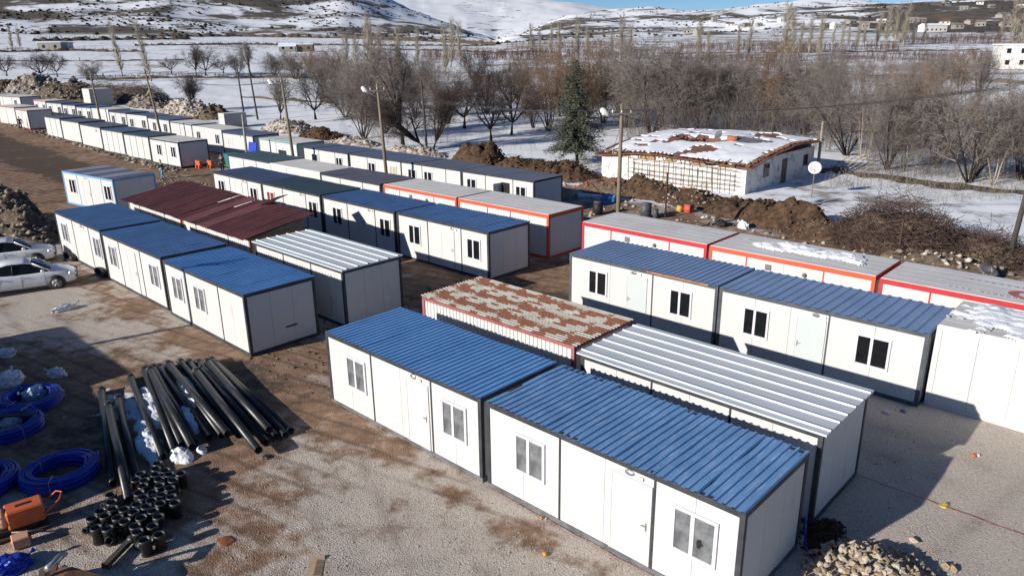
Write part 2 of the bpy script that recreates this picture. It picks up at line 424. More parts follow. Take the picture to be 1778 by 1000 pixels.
# ------------------------------------------------------------------ the ground: one sheet out to the mountains
def ground_mat():
    N = NT('ground_surface')
    p = N.pos()
    yard, mud, hill, spot = N.attr('yard'), N.attr('mud'), N.attr('hill'), N.attr('spot')
    # gravel and mud of the yard
    nf = N.noise(p, 17, 7, 0.72); nm = N.noise(p, 1.5, 6, 0.66); nl = N.noise(p, 0.26, 6, 0.62)
    vor = N.n('ShaderNodeTexVoronoi', feature='F1'); N.t.links.new(p, vor.inputs['Vector']); vor.inputs['Scale'].default_value = 27
    vor2 = N.n('ShaderNodeTexVoronoi', feature='F1'); N.t.links.new(p, vor2.inputs['Vector']); vor2.inputs['Scale'].default_value = 40
    grav = N.mix(N.ramp(nf, 0.34, 0.66), (0.60, 0.53, 0.455), (0.425, 0.36, 0.30))
    grav = N.mix(N.ramp(vor.outputs['Distance'], 0.4, 0.8, 0.0, 0.35), grav, (0.26, 0.225, 0.195))
    sep = N.n('ShaderNodeSeparateColor'); N.t.links.new(vor2.outputs['Color'], sep.inputs[0])
    grav = N.mix(N.ramp(sep.outputs[0], 0.78, 0.98, 0, 0.6), grav, (0.62, 0.585, 0.54))
    earth = N.mix(N.ramp(nm, 0.3, 0.7), (0.345, 0.225, 0.15), (0.18, 0.112, 0.072))
    earth = N.mix(N.ramp(nf, 0.55, 0.75, 0, 0.5), earth, (0.36, 0.30, 0.24))
    wet = N.mix(nm, (0.055, 0.042, 0.034), (0.09, 0.068, 0.052))
    k = N.math('ADD', N.math('MULTIPLY', N.math('SUBTRACT', nl, 0.5), 2.0), N.math('MULTIPLY', N.math('SUBTRACT', nm, 0.5), 1.25))
    k = N.math('ADD', k, mud)
    ground = N.mix(N.ramp(k, 0.30, 0.72), grav, earth)
    ground = N.mix(N.ramp(N.math('SUBTRACT', k, N.math('MULTIPLY', nf, 0.35)), 0.78, 1.15, 0, 0.85), ground, wet)
    # tyre and digger tracks, drawn along the rows
    tr = N.n('ShaderNodeTexWave', wave_type='BANDS', bands_direction='X', wave_profile='SIN')
    mp = N.n('ShaderNodeMapping'); mp.inputs['Rotation'].default_value = (0, 0, math.radians(43.4 + 78))
    N.t.links.new(p, mp.inputs[0]); N.t.links.new(mp.outputs[0], tr.inputs['Vector'])
    tr.inputs['Scale'].default_value = 0.42; tr.inputs['Distortion'].default_value = 5; tr.inputs['Detail'].default_value = 4; tr.inputs['Detail Scale'].default_value = 0.35
    trf = N.math('MULTIPLY', N.ramp(tr.outputs['Fac'], 0.80, 0.98), N.ramp(N.math('ADD', mud, nl), 0.7, 1.2, 0, 0.55))
    ground = N.mix(trf, ground, (0.11, 0.078, 0.055))
    ground = N.mix(N.math('MULTIPLY', N.attr('rut'), N.ramp(nm, 0.3, 0.6, 0.35, 0.9)), ground, (0.13, 0.095, 0.07))
    # thin snow left in patches of the yard
    sp = N.ramp(N.math('ADD', spot, N.math('MULTIPLY', N.math('SUBTRACT', nm, 0.5), 1.5)), 0.55, 0.72)
    ground = N.mix(sp, ground, (0.78, 0.80, 0.83))
    # snow fields, with stubble and bare furrows showing
    ns = N.noise(p, 0.06, 6, 0.6); nb = N.noise(p, 0.5, 6, 0.7)
    snow = N.mix(N.ramp(nb, 0.3, 0.75), (0.86, 0.88, 0.90), (0.72, 0.74, 0.77))
    bare = N.math('ADD', N.math('ADD', N.math('MULTIPLY', ns, 0.7), N.math('MULTIPLY', nb, 0.45)), N.attr('stub'))
    snow = N.mix(N.ramp(bare, 0.66, 0.76, 0, 0.8), snow, (0.22, 0.17, 0.125))
    # hillsides: bare steppe with snow lying along the contours
    ph = N.pos((0.011, 0.011, 0.085)); ph2 = N.pos((0.05, 0.05, 0.16))
    h1 = N.noise(ph, 1.0, 7, 0.62, 0.6); h2 = N.noise(ph2, 1.0, 6, 0.72, 0.3)
    hk = N.math('ADD', N.math('MULTIPLY', h1, 0.85), N.math('MULTIPLY', h2, 0.42))
    steppe = N.mix(N.ramp(h2, 0.35, 0.65), (0.135, 0.115, 0.09), (0.075, 0.068, 0.058))
    steppe = N.mix(N.ramp(N.noise(ph, 2.3, 5, 0.6), 0.60, 0.74, 0, 0.6), steppe, (0.25, 0.155, 0.095))
    hs = N.attr('hsnow')
    hill_c = N.mix(N.ramp(N.math('ADD', hk, hs), 0.60, 0.70), steppe, (0.84, 0.86, 0.89))
    land = N.mix(hill, snow, hill_c)
    col = N.mix(yard, land, ground)
    hgt_y = N.math('ADD', N.math('MULTIPLY', vor.outputs['Distance'], -0.9), nf)
    hb = N.math('ADD', N.math('MULTIPLY', hgt_y, yard), N.math('MULTIPLY', nb, 0.6))
    N.bump(hb, 0.5, 0.035)
    return N.out(col, 0.92, 0, 0.15)
def build_ground():
    az = np.concatenate([np.linspace(-math.pi, -0.86, 40, endpoint=False), np.linspace(-0.86, 0.86, 360), np.linspace(0.86, math.pi, 41)[1:-1]])
    rr = [0.5]
    while rr[-1] < 6800: rr.append(rr[-1] * 1.019 + 0.03)
    rr = np.array(rr)
    A, R = np.meshgrid(az, rr)
    X, Y = R * np.sin(A), R * np.cos(A)
    Z = terr(X, Y)
    n, m = len(rr), len(az)
    v = np.stack([X.ravel(), Y.ravel(), Z.ravel()], 1)
    i, j = np.meshgrid(np.arange(n - 1), np.arange(m), indexing='ij')
    j2 = (j + 1) % m
    f = np.stack([i * m + j, i * m + j2, (i + 1) * m + j2, (i + 1) * m + j], -1).reshape(-1, 4)[:, ::-1]
    me = npmesh('ground', v, f, ground_mat(), True)
    x, y = v[:, 0], v[:, 1]
    s, t = ST(x, y)
    edge = (fbm(x, y, 0.12, 31) - .5) * 9 + (fbm(x, y, 0.5, 35) - .5) * 3
    tb = 45 + 5 * sm(-40, -80, s) + 1.5 * sm(-10, 0, s)
    yard = (1 - sm(-0.8, 0.8, t - tb + edge * .8)) * (1 - sm(-200, -215, s)) * (1 - sm(60, 75, s))
    mud = 0.20 + 0.0 * s
    mud = mud + 0.75 * sm(-48, -62, s) * (1 - sm(30, 36, t))            # trampled earth road
    mud = mud + 0.55 * sm(19, 20.5, t) * (1 - sm(24, 26, t)) * (1 - sm(-12, -6, s))   # lane between rows
    mud = mud + 0.50 * sm(33, 36, t)
    mud = mud + 0.16 * sm(-6, -20, s) * (1 - sm(11, 14, t))
    mud = mud + 0.75 * np.exp(-((s + 21.5) / 4.) ** 4 - ((t - 25) / 6.) ** 4)
    mud = mud + 0.28 * np.exp(-((s + 18) / 5.5) ** 2 - ((t - 8.2) / 2.6) ** 2)
    mud = mud + 0.5 * np.exp(-((s + 23) / 4.5) ** 2 - ((t - 13) / 4.) ** 2)
    mud = mud + 0.75 * np.exp(-((s + 25) / 6.5) ** 2 - ((t - 5.3) / 2.6) ** 2)
    mud = mud - 0.30 * sm(-9, -4, s) * (1 - sm(23, 24, t)) - 0.18 * np.exp(-((s + 11) / 3.5) ** 2 - ((t - 8) / 3.) ** 2)
    mud = mud + 0.33 * np.exp(-((t - 11.0) / 0.7) ** 2) * (s < -4)
    spot = 0.42 * np.exp(-((s + 25.5) / 4.5) ** 2 - ((t - 5.6) / 2.4) ** 2) + 0.65 * np.exp(-((s + 23.2) / 2.2) ** 2 - ((t - 7.3) / .8) ** 2)
    k = hillmask(x, y)
    hill = sm(-0.02, 0.03, k)
    px = 889 + 1352 * np.tan(np.clip(np.arctan2(x, y), -1.2, 1.2))
    hs = 0.02 * (1 - sm(780, 900, px)) + 0.07 * sm(860, 930, px) * sm(0.55, 0.8, k) + 0.10 * sm(1.3, 2.2, k)
    hs = hs + 0.07 * np.exp(-((px - 880) / 40.) ** 2) * (1 - sm(1.2, 1.8, k)) + 0.10 * np.exp(-((px - 720) / 60.) ** 2) * sm(.35, .8, k) - 0.10 * sm(1450, 1600, px) * (1 - sm(.8, 1, k))
    hs = hs + 0.14 * np.exp(-((px - 1300) / 120.) ** 2) * sm(.55, .75, k)
    r_ = np.hypot(x, y)
    stub = 0.05 * sm(150, 220, r_) * (1 - hill) + 0.085 * sm(700, 900, px) * sm(130, 230, r_) * (1 - hill) + 0.09 * np.exp(-((s + 8) / 22) ** 2 - ((t - 58) / 5.) ** 2)
    rut = np.zeros_like(s)
    rr_ = random.Random(5)
    for (pts_) in ([(-70, 22), (-58, 12), (-45, 8.2), (-32, 7.5), (-22, 9.3), (-16, 9.6), (-8, 6)], [(-72, 16), (-56, 8), (-44, 5.5), (-34, 5), (-26, 2)], [(-150, 27), (-110, 24), (-85, 23.5), (-70, 22)], [(-140, 22), (-100, 18), (-72, 16)],
                   [(-3, 10), (-2.0, 16), (-1.0, 21), (1, 24)], [(-14, 4), (-10, 8.5), (-5, 9), (0, 8)], [(-30, 21.8), (-24, 22), (-18, 21.5), (-8, 21.3), (-2, 20.6)]):
        for off in (-.8, .8):
            P_ = []
            for (a0, b0), (a1, b1) in zip(pts_[:-1], pts_[1:]):
                for q_ in range(8): P_.append((a0 + (a1 - a0) * q_ / 8, b0 + (b1 - b0) * q_ / 8))
            for (a0, b0), (a1, b1) in zip(P_[:-1], P_[1:]):
                dx, dy = a1 - a0, b1 - b0; L_ = math.hypot(dx, dy); nx, ny = -dy / L_, dx / L_
                near = (np.abs(s - a0) < L_ + 2) & (np.abs(t - b0) < L_ + 2)
                if not near.any(): continue
                u_ = ((s[near] - a0) * dx + (t[near] - b0) * dy) / L_; v_ = (s[near] - a0) * nx + (t[near] - b0) * ny - off
                rut[near] = np.maximum(rut[near], np.exp(-(v_ / .17) ** 2) * ((u_ > -.05) & (u_ < L_ + .05)) * rr_.uniform(.15, .5))
    for nm, a in (('stub', stub), ('rut', rut), ('yard', yard), ('mud', mud), ('hill', hill), ('spot', spot), ('hsnow', hs)):
        at = me.attributes.new(nm, 'FLOAT', 'POINT'); at.data.foreach_set('value', np.asarray(a, np.float32))
    o = obj('ground', me); o['kind'] = 'structure'
    return o
build_ground()

# loose stones lying on the gravel, too many to count
def stones_stuff(name, n, where, size, mat, label, cat='gravel'):
    P8 = np.array([(1, 0, 0), (-1, 0, 0), (0, 1, 0), (0, -1, 0), (0, 0, 1), (0, 0, -1)], float)
    F8 = np.array([(0, 2, 4), (2, 1, 4), (1, 3, 4), (3, 0, 4), (2, 0, 5), (1, 2, 5), (3, 1, 5), (0, 3, 5)])
    r = np.random.RandomState(n)
    xy = where(r, n); n = len(xy)
    sc = size[0] + (size[1] - size[0]) * r.rand(n) ** 3
    an = r.rand(n) * 6.28
    v = np.repeat(P8[None], n, 0) * (0.65 + 0.7 * r.rand(n, 6, 1)) * sc[:, None, None] * np.array([1, .8, .6])
    c, s_ = np.cos(an)[:, None], np.sin(an)[:, None]
    x = v[..., 0] * c - v[..., 1] * s_ + xy[:, 0:1]; y = v[..., 0] * s_ + v[..., 1] * c + xy[:, 1:2]
    z = v[..., 2] + terr(xy[:, 0], xy[:, 1])[:, None] + sc[:, None] * 0.2
    if xy.shape[1] > 2: z = z + xy[:, 2:3]
    V = np.stack([x, y, z], -1).reshape(-1, 3)
    F = (F8[None] + (np.arange(n) * 6)[:, None, None]).reshape(-1, 3)
    o = obj(name, npmesh(name, V, F, mat)); tag(o, label, cat, kind='stuff'); return o
def yard_pts(r, n):
    d = 12 + 26 * r.rand(n) ** 1.4; a = -0.72 + 1.44 * r.rand(n)
    return np.stack([d * np.sin(a), d * np.cos(a)], 1)
M['pebble'] = pm('gravel_stones', (0.46, 0.41, 0.355), (0.24, 0.20, 0.165), 0.85, 1.7, world=True, spec=0.2)
stones_stuff('loose_gravel', 14000, yard_pts, (0.008, 0.034), M['pebble'], 'loose grey and tan gravel scattered over the yard')

# ------------------------------------------------------------------ containers
_sheets = {}
def rib_sheet(length, width, pitch, h, mat, dent=0.0, seg=1, seed=0, along='y'):
    """a corrugated sheet: profile across `width`, ribs run along `length`"""
    key = (round(length, 2), round(width, 3), pitch, h, mat.name, dent, seg, seed, along)
    if key in _sheets: return _sheets[key]
    n = max(1, round(width / pitch)); p = width / n; prof = []
    for i in range(n):
        b = i * p
        prof += [(b, 0), (b + p * .48, 0), (b + p * .60, h), (b + p * .86, h), (b + p * .98, 0)]
    prof.append((width, 0))
    r = random.Random(seed); v, f = [], []
    for k in range(seg + 1):
        y = length * k / seg
        for (a, z) in prof:
            dz = dent * (mnoise.noise(Vector((a * 1.3, y * 1.1, seed * 5.1)))) if dent else 0
            v.append((a, y, z + dz) if along == 'y' else (y, a, z + dz))
    m = len(prof)
    for k in range(seg):
        for i in range(m - 1):
            q = (k * m + i, k * m + i + 1, (k + 1) * m + i + 1, (k + 1) * m + i)
            f.append(q if along == 'y' else q[::-1])
    me = bpy.data.meshes.new('roof_sheet')
    me.from_pydata(v, [], f); me.materials.append(mat); me.update()
    _sheets[key] = me
    return me
def window(parent, xc, zc=1.44, w=0.98, h=1.08, y=0.025, glass='glass', ajar=0.0):
    fr = 0.075; m = M['frame']; d0, d1 = y - 0.045, y - 0.002
    x0, x1, z0, z1 = -w / 2, w / 2, -h / 2, h / 2
    key = ('win', w, h)
    me = _sheets.get(key)
    if me is None:
        v, f = boxes([(x0, x1, -0.022, 0.021, z0, z0 + fr), (x0, x1, -0.022, 0.021, z1 - fr, z1),
                      (x0, x0 + fr, -0.022, 0.021, z0 + fr, z1 - fr), (x1 - fr, x1, -0.022, 0.021, z0 + fr, z1 - fr)])
        me = bpy.data.meshes.new('window'); me.from_pydata(v, [], f); me.materials.append(m); _sheets[key] = me
    o = obj('window', me, parent, (xc, (d0 + d1) / 2, zc))
    cx = -0.04
    box('mullion', cx - 0.045, cx + 0.045, -0.019, 0.020, z0 + fr, z1 - fr, m, o)
    for a, b in ((x0 + fr, cx - 0.045), (cx + 0.045, x1 - fr)):
        box('pane', a, b, 0.002, 0.012, z0 + fr, z1 - fr, M[glass], o)
    return o
def door(parent, x0, x1, z1=2.08, mat='white', y=0.025, side=1, near=True):
    d = box('door', x0, x1, y - 0.026, y - 0.001, 0.14, z1, M[mat], parent)
    cx = (x0 + x1) / 2; hx = (x1 - x0) / 2 - 0.07
    cz = (0.14 + z1) / 2
    if near:
        box('handle_plate', hx * side - 0.02, hx * side + 0.02, -0.022, -0.0126, 1.0 - cz, 1.2 - cz, M['chrome'], d)
        box('handle', hx * side - (0.11 if side > 0 else 0.0), hx * side + (0.0 if side > 0 else 0.11), -0.05, -0.03, 1.11 - cz, 1.135 - cz, M['chrome'], d)
        for hz in (0.4, 1.75):
            box('hinge', -hx * side - 0.085 * side * 0 - 0.02, -hx * side + 0.02, -0.02, -0.0126, hz - cz, hz + 0.1 - cz, M['frame'], d)
        # raised frame round the leaf
        for a, b, c, e in ((x0 - .045, x0 - .004, .14, z1 + .045), (x1 + .004, x1 + .045, .14, z1 + .045), (x0 - .004, x1 + .004, z1 + .004, z1 + .045)):
            box('door_trim', a, b, y - 0.034, y - 0.001, c, e, M['whitesteel'], parent)
    return d
def wall_run(parent, a, b, face, z0, z1, mat, n, axis='x', inner=0.04, name='wall_panel'):
    """n panels side by side from a to b; `face` is (outer, inner) coordinate across"""
    w = (b - a) / n
    for i in range(n):
        u0, u1 = a + i * w + 0.005, a + (i + 1) * w - 0.005
        if axis == 'x': box(name, u0, u1, face[0], face[1], z0, z1, mat, parent)
        else: box(name, face[0], face[1], u0, u1, z0, z1, mat, parent)
def container(label, s, t, L=7.0, D=2.98, H=2.46, yaw=0.0, z=None, frame='dark', roof='rib', roofmat='blueA', wall='white',
              front=(), group=None, cat='container', near=2, pitch=0.2, rh=0.03, rib=0, dent=0.0, sheet=1.0, base=None, name='container',
              post=0.115, beam=0.135, end_slot=None, tilt=0.0, seed=0):
    """local x along the row, y to the back; near: 2 fine, 1 middle, 0 far"""
    p = W(s, t)
    if z is None: z = hgt(*(W(s + L / 2, t + D / 2)[:2])) - 0.01
    root = empty(name, (p.x, p.y, z), YAW + yaw, label, cat, group)
    root.rotation_euler.y = tilt
    fm = M[frame]; wm = M[wall]; bm_ = M[base or frame]
    pw = post
    def ring(nm, z0, z1, mat, o=0.0):
        v, f = boxes([(0 - o, L + o, 0 - o, pw, z0, z1), (0 - o, L + o, D - pw, D + o, z0, z1), (0 - o, pw, pw, D - pw, z0, z1), (L - pw, L + o, pw, D - pw, z0, z1)])
        mesh(nm, v, f, mat, False, root)
    ring('floor_frame', 0.0, beam, bm_)
    box('floor', pw + .002, L - pw - .002, pw + .002, D - pw - .002, 0.02, beam - .01, M['greysteel'], root)
    ring('roof_frame', H - beam, H, fm)
    for x in (0, L - pw):
        for y in (0, D - pw):
            box('corner_post', x, x + pw, y, y + pw, beam, H - beam, fm, root)
    z0, z1 = beam, H - beam
    divs = sorted(d[1] for d in front if d[0] == 'd')
    cuts = [pw] + divs + [L - pw]
    yf = (0.025, 0.065)
    corr = any(d[0] == 'corr' for d in front)
    if corr:
        me = rib_sheet(z1 - z0, L - 2 * pw, 0.17, 0.03, M['siding'], 0, 1, 0, 'y')
        o = obj('wall_siding', me, root, (pw, 0.045, z0), (math.pi / 2, 0, 0))
        box('wall_liner', pw, L - pw, 0.05, 0.065, z0, z1, wm, root)
    else:
        for i in range(len(cuts) - 1):
            a, b = cuts[i] + (0.0 if i == 0 else 0.026), cuts[i + 1] - (0.0 if i == len(cuts) - 2 else 0.026)
            n = max(1, round((b - a) / 1.15)) if near == 2 else (max(1, round((b - a) / 1.3)) if near == 1 else 1)
            wall_run(root, a, b, yf, z0, z1, wm, n)
    dm = next((M[d[1]] for d in front if d[0] == 'dm'), fm)
    for d in divs:
        box('divider', d - 0.026, d + 0.026, 0.008, 0.06, z0, z1, dm, root)
    nb = 3 if near else 1
    wall_run(root, pw, L - pw, (D - 0.065, D - 0.025), z0, z1, wm, max(1, nb * 2), 'x')
    wall_run(root, pw, D - pw, (0.025, 0.065), z0, z1, wm, nb, 'y')
    wall_run(root, pw, D - pw, (L - 0.065, L - 0.025), z0, z1, wm, nb, 'y')
    for d in front:
        k = d[0]
        if k == 'w': window(root, d[1], glass=d[2] if len(d) > 2 else 'glass', w=d[3] if len(d) > 3 else 0.98)
        elif k == 'door': door(root, d[1], d[2], mat=d[3] if len(d) > 3 else wall, side=d[4] if len(d) > 4 else 1, near=near > 0)
        elif k == 'lamp':
            me = _sheets.get('lamp')
            if me is None:
                v, f = tube_data([(0, 0, 0), (0, -0.03, 0), (0, -0.055, 0)], [0.13, 0.12, 0.06], 12)
                me = bpy.data.meshes.new('wall_lamp'); me.from_pydata(v, [], f); me.materials.append(M['chrome']); _sheets['lamp'] = me
            obj('wall_lamp', me, root, (d[1], 0.024, 2.24), None, (1.0, 1, 0.55))
            box('junction_box', d[1] + 0.26, d[1] + 0.36, -0.02, 0.024, 2.17, 2.26, M['whitesteel'], root)
        elif k == 'vent':
            vo = box('vent', d[1] - 0.13, d[1] + 0.13, -0.01, 0.024, 1.88, 2.12, M['greysteel'], root)
            for q in range(4): box('slat', -0.115, 0.115, -0.028, -0.019, -0.10 + q * 0.055, -0.07 + q * 0.055, M['chrome'], vo)
        elif k == 'round':
            tube('round_vent', [(d[1], 0.026, 1.98), (d[1], -0.05, 1.98)], 0.085, M['greysteel'], root, 12)
        elif k == 'open':
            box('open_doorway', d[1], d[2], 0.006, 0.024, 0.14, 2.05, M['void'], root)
            box('open_door', d[1] - 0.03, d[1] + 0.005, -0.82, 0.0, 0.14, 2.03, M['whitesteel'], root)
    # roof
    rm = M[roofmat]
    if roof == 'rib':
        n = max(1, round(L / sheet)); w = L / n
        for i in range(n):
            q = seed * 13 + i
            me = rib_sheet(D + 0.07, w, pitch, rh, rm, dent, 6 if dent else 1, q if dent else 0, 'y')
            so = obj('roof_sheet', me, root, (i * w, -0.03 + (0.02 * math.sin(q * 7.3) if dent else 0), H + 0.004 + (0.005 if i % 2 else 0)))
            if roofmat == 'stripeblue' and i % 2: so.material_slots[0].link = 'OBJECT'; so.material_slots[0].material = M['purple']
    elif roof == 'long':
        n = max(1, round(D / sheet)); w = (D + 0.08) / n
        for i in range(n):
            me = rib_sheet(L + 0.16, w, pitch, rh, rm, dent, 8 if dent else 1, i if dent else 0, 'x')
            obj('roof_sheet', me, root, (-0.08, -0.04 + i * w, H + 0.004))
    elif roof == 'panel':      # insulated panels with tall narrow ribs along the length
        n = 3; w = (D + 0.12) / n
        me = _sheets.get(('panel', L, D, roofmat))
        if me is None:
            prof = [(0, 0), (0.02, 0)]
            for c in (0.24, 0.76):
                b = w * c; prof += [(b - 0.032, 0), (b - 0.016, 0.04), (b + 0.016, 0.04), (b + 0.032, 0)]
            prof += [(w - 0.004, 0)]
            v = [(x, a, zz) for x in (-0.1, L + 0.1) for a, zz in prof]
            v += [(x, a, -0.05) for x in (-0.1, L + 0.1) for a in (0, w - 0.004)]
            m = len(prof); f = [(i, m + i, m + i + 1, i + 1) for i in range(m - 1)]
            b = 2 * m
            f += [(b, b + 1, b + 3, b + 2), tuple([b] + list(range(0, m)) + [b + 1]), tuple([b + 2, b + 3] + list(range(2 * m - 1, m - 1, -1))), (0, b, b + 2, m), (m - 1, 2 * m - 1, b + 3, b + 1)]
            me = bpy.data.meshes.new('roof_panel'); me.from_pydata(v, [], f); me.materials.append(rm); me.update(); _sheets[('panel', L, D, roofmat)] = me
        for i in range(n):
            obj('roof_panel', me, root, (0, -0.08 + i * w, H + 0.055))
    elif roof == 'flat':
        n = 5; w = (D - 0.06) / n
        for i in range(n):
            box('roof_sheet', 0.03, L - 0.03, 0.03 + i * w + 0.006, 0.03 + (i + 1) * w - 0.006, H - 0.01, H + 0.02, rm, root)
    if end_slot:
        box('end_slot', L - 0.024, L - 0.012, end_slot[0], end_slot[0] + 0.5, end_slot[1], end_slot[1] + 0.07, M['dark'], root)
    return root

GG = 'glassgrey'
row = 'container homes set out in rows'
# nearest pair
container('nearest white container with scratched blue corrugated roof and grey curtained windows', -12.06, 11.74, frame='dark', base='greysteel', roofmat='blueA2', dent=0.025, seed=2,
          front=[('w', 1.47, GG), ('d', 2.41), ('door', 3.92, 4.90), ('lamp', 4.35), ('d', 4.99), ('w', 5.96, GG, 1.04)], group=row)
nearest = [o for o in bpy.data.objects if o.get('label', '').startswith('nearest white container')][0]
wv = [o for o in nearest.children if o.name.startswith('window')][-1]
q_ = random.Random(2); n_ = 11
mesh('torn_film', [(0.14 + .085 * q_.uniform(.5, 1.2) * math.cos(k * 6.283 / n_), -0.001, -0.12 + .13 * q_.uniform(.5, 1.2) * math.sin(k * 6.283 / n_)) for k in range(n_)], [tuple(range(n_))], M['void'], False, wv)
container('white container with clean bright blue roof joined end to end with the nearest one', -19.28, 11.77, frame='dark', base='greysteel', roofmat='blueA', dent=0.008, seed=1,
          front=[('w', 1.53, GG), ('d', 2.32), ('door', 4.01, 4.88), ('lamp', 4.3), ('d', 5.03), ('w', 5.95, GG)], group=row)
# left front row
container('blue-roofed container with a dark slot low in its end wall, behind the pipes', -31.65, 11.83, roofmat='blueA', dent=0.012, seed=5,
          front=[('w', 1.17, GG), ('d', 2.07), ('w', 3.22, GG), ('d', 4.9)], group=row, end_slot=(1.55, 0.72))
container('middle one of the three blue-roofed containers beside the white cars', -39.10, 11.93, roofmat='blueB', dent=0.012, seed=7,
          front=[('w', 1.15, GG), ('d', 2.1), ('door', 3.1, 4.0), ('d', 4.6), ('w', 6.0, GG)], group=row)
container('far end one of the three blue-roofed containers, behind the car noses, tyre leaning on it', -46.55, 12.03, roofmat='blueB', dent=0.010, seed=9,
          front=[('w', 1.3, GG), ('d', 2.75), ('lamp', 4.2), ('d', 5.2), ('w', 6.2, GG)], group=row)
# second row of the front block
container('white container under pale grey ribbed insulated roof behind the nearest container', -12.15, 15.72, roof='panel', roofmat='alu', frame='dark',
          front=[('d', 2.4), ('d', 4.7), ('door', 5.2, 6.1)], group=row)
container('old white corrugated container with rust-blotched roof and faded red frame', -19.7, 16.1, H=2.44, roof='long', roofmat='rust', frame='pinkred', pitch=0.155, rh=0.035, sheet=0.99, dent=0.012, front=[('corr',)], group=row)
container('white container under pale ribbed insulated roof between brown-roofed unit and blue roofs', -31.4, 15.93, roof='panel', roofmat='alu', frame='dark',
          front=[('d', 2.45), ('d', 4.65), ('door', 5.2, 6.1)], group=row)
def brown_unit(label, s, L, seed):
    r = container(label, s, 16.15, L=L, roof='none', frame='rustbrown', front=[('d', L * 0.22), ('d', L * 0.70), ('dm', 'greysteel')], group=row)
    q = random.Random(seed); n = 8; w = (L + 0.25) / n
    for i in range(n):
        me = rib_sheet(4.0, w + 0.03, 0.19, 0.03, M['brown2' if (seed == 3 and i in (1, 3)) else 'brown'], 0.03, 5, 40 + seed * 10 + i, 'y')
        sl = math.radians(9.0 + q.uniform(-.5, .5))
        o = obj('roof_sheet', me, r, (-0.12 + i * w, -0.42, 2.47 + 0.012 * (i % 2) + q.uniform(0, .015)), (sl, 0, q.uniform(-.003, .003)))
    if seed == 3:
        me = rib_sheet(1.3, 0.9, 0.19, 0.03, M['brown'], 0.03, 4, 77, 'y')
        obj('lifted_roof_sheet', me, r, (3.2, 2.9, 3.06), (math.radians(8), math.radians(-14), 0.3))
    # timber wedge frame that carries the pitch
    for x in (0.0, L / 2, L - 0.09):
        v = [(x, 0.1, 2.46), (x + .08, 0.1, 2.46), (x, 2.96, 2.46), (x + .08, 2.96, 2.46), (x, 2.96, 2.93), (x + .08, 2.96, 2.93)]
        mesh('rafter', v, [(0, 2, 4), (1, 5, 3), (0, 1, 3, 2), (2, 3, 5, 4), (0, 4, 5, 1)], M['woodpole'], False, r)
    return r
brown_unit('container with dark brown sheet roof nearer the blue-trimmed cabin', -46.95, 7.2, 1)
brown_unit('container with patchy brown sheet roof and a lifted sheet, next to pale ribbed roof', -39.6, 7.3, 3)
p0 = W(-62.5, 17.2); yaw0 = math.radians(7.5)
container('white cabin with light blue frame and striped roof at the edge of the earth road', -62.5, 17.2, L=7.4, D=3.1, yaw=yaw0, frame='skyblue', roofmat='stripeblue', sheet=1.25, pitch=0.4, rh=0.02,
          front=[('w', 1.35), ('d', 2.2), ('door', 3.0, 3.95), ('lamp', 3.4), ('d', 5.7), ('w', 6.5)], group=row, near=1)
# blue pair facing the lane on the right
container('cream container with blue roof, rusty eaves strip and pale door, facing the rust-roofed one', -19.24, 23.97, wall='cream', frame='slate', roofmat='blueD', pitch=0.25, rh=0.028,
          front=[('w', 1.52), ('door', 3.0, 3.9, 'doorpale', -1), ('lamp', 3.3), ('d', 4.19), ('w', 5.47)], group=row)
container('cream blue-roofed container with pale door, beside the snow-topped white one', -12.14, 23.9, wall='cream', frame='slate', roofmat='blueD', pitch=0.35, rh=0.028,
          front=[('w', 1.47), ('door', 2.96, 3.88, 'doorpale', -1), ('lamp', 3.55), ('d', 4.0), ('w', 5.45, 'glass', 1.08)], group=row)
box('eaves_strip', 3.9, 6.6, -0.012, -0.003, 2.38, 2.455, M['rustbrown'], bpy.data.objects[[o.name for o in bpy.data.objects if o.get('label', '').startswith('cream container with blue roof, rusty')][0]])
container('all white container with snow on its roof at the end of the cream pair', -5.05, 24.25, L=7.0, H=2.72, wall='cream', frame='whitesteel', roof='flat', roofmat='greyroof', post=0.16, beam=0.16,
          front=[('d', 2.15), ('dm', 'whitesteel')], group=row)
# lane row, left part
for i, (s0, rm, fr, lab) in enumerate([
    (-53.0, 'navy', [('w', 1.2), ('d', 2.47), ('door', 3.3, 4.2), ('lamp', 4.5), ('d', 5.02), ('w', 5.85)], 'far end navy-roofed container of the lane row behind the brown roofs'),
    (-45.95, 'green', [('w', 1.05, 'glassred'), ('d', 2.6), ('lamp', 4.8), ('d', 5.3), ('w', 6.1)], 'grey-green roofed container with a red curtained window'),
    (-38.75, 'blueB', [('w', 1.5), ('d', 2.55), ('lamp', 4.7), ('d', 5.2), ('w', 6.1)], 'streaky blue-roofed container in the lane row, next after the grey-green roof'),
    (-31.53, 'blueB', [('w', 1.43), ('d', 2.5), ('door', 3.6, 4.5), ('lamp', 4.4), ('d', 5.05), ('w', 5.95)], 'blue-roofed container at the near end of the lane row, plain end wall showing')]):
    container(lab, s0, 24.33, roofmat=rm, dent=0.01, seed=20 + i, front=fr, group=row, near=1, sheet=1.0)
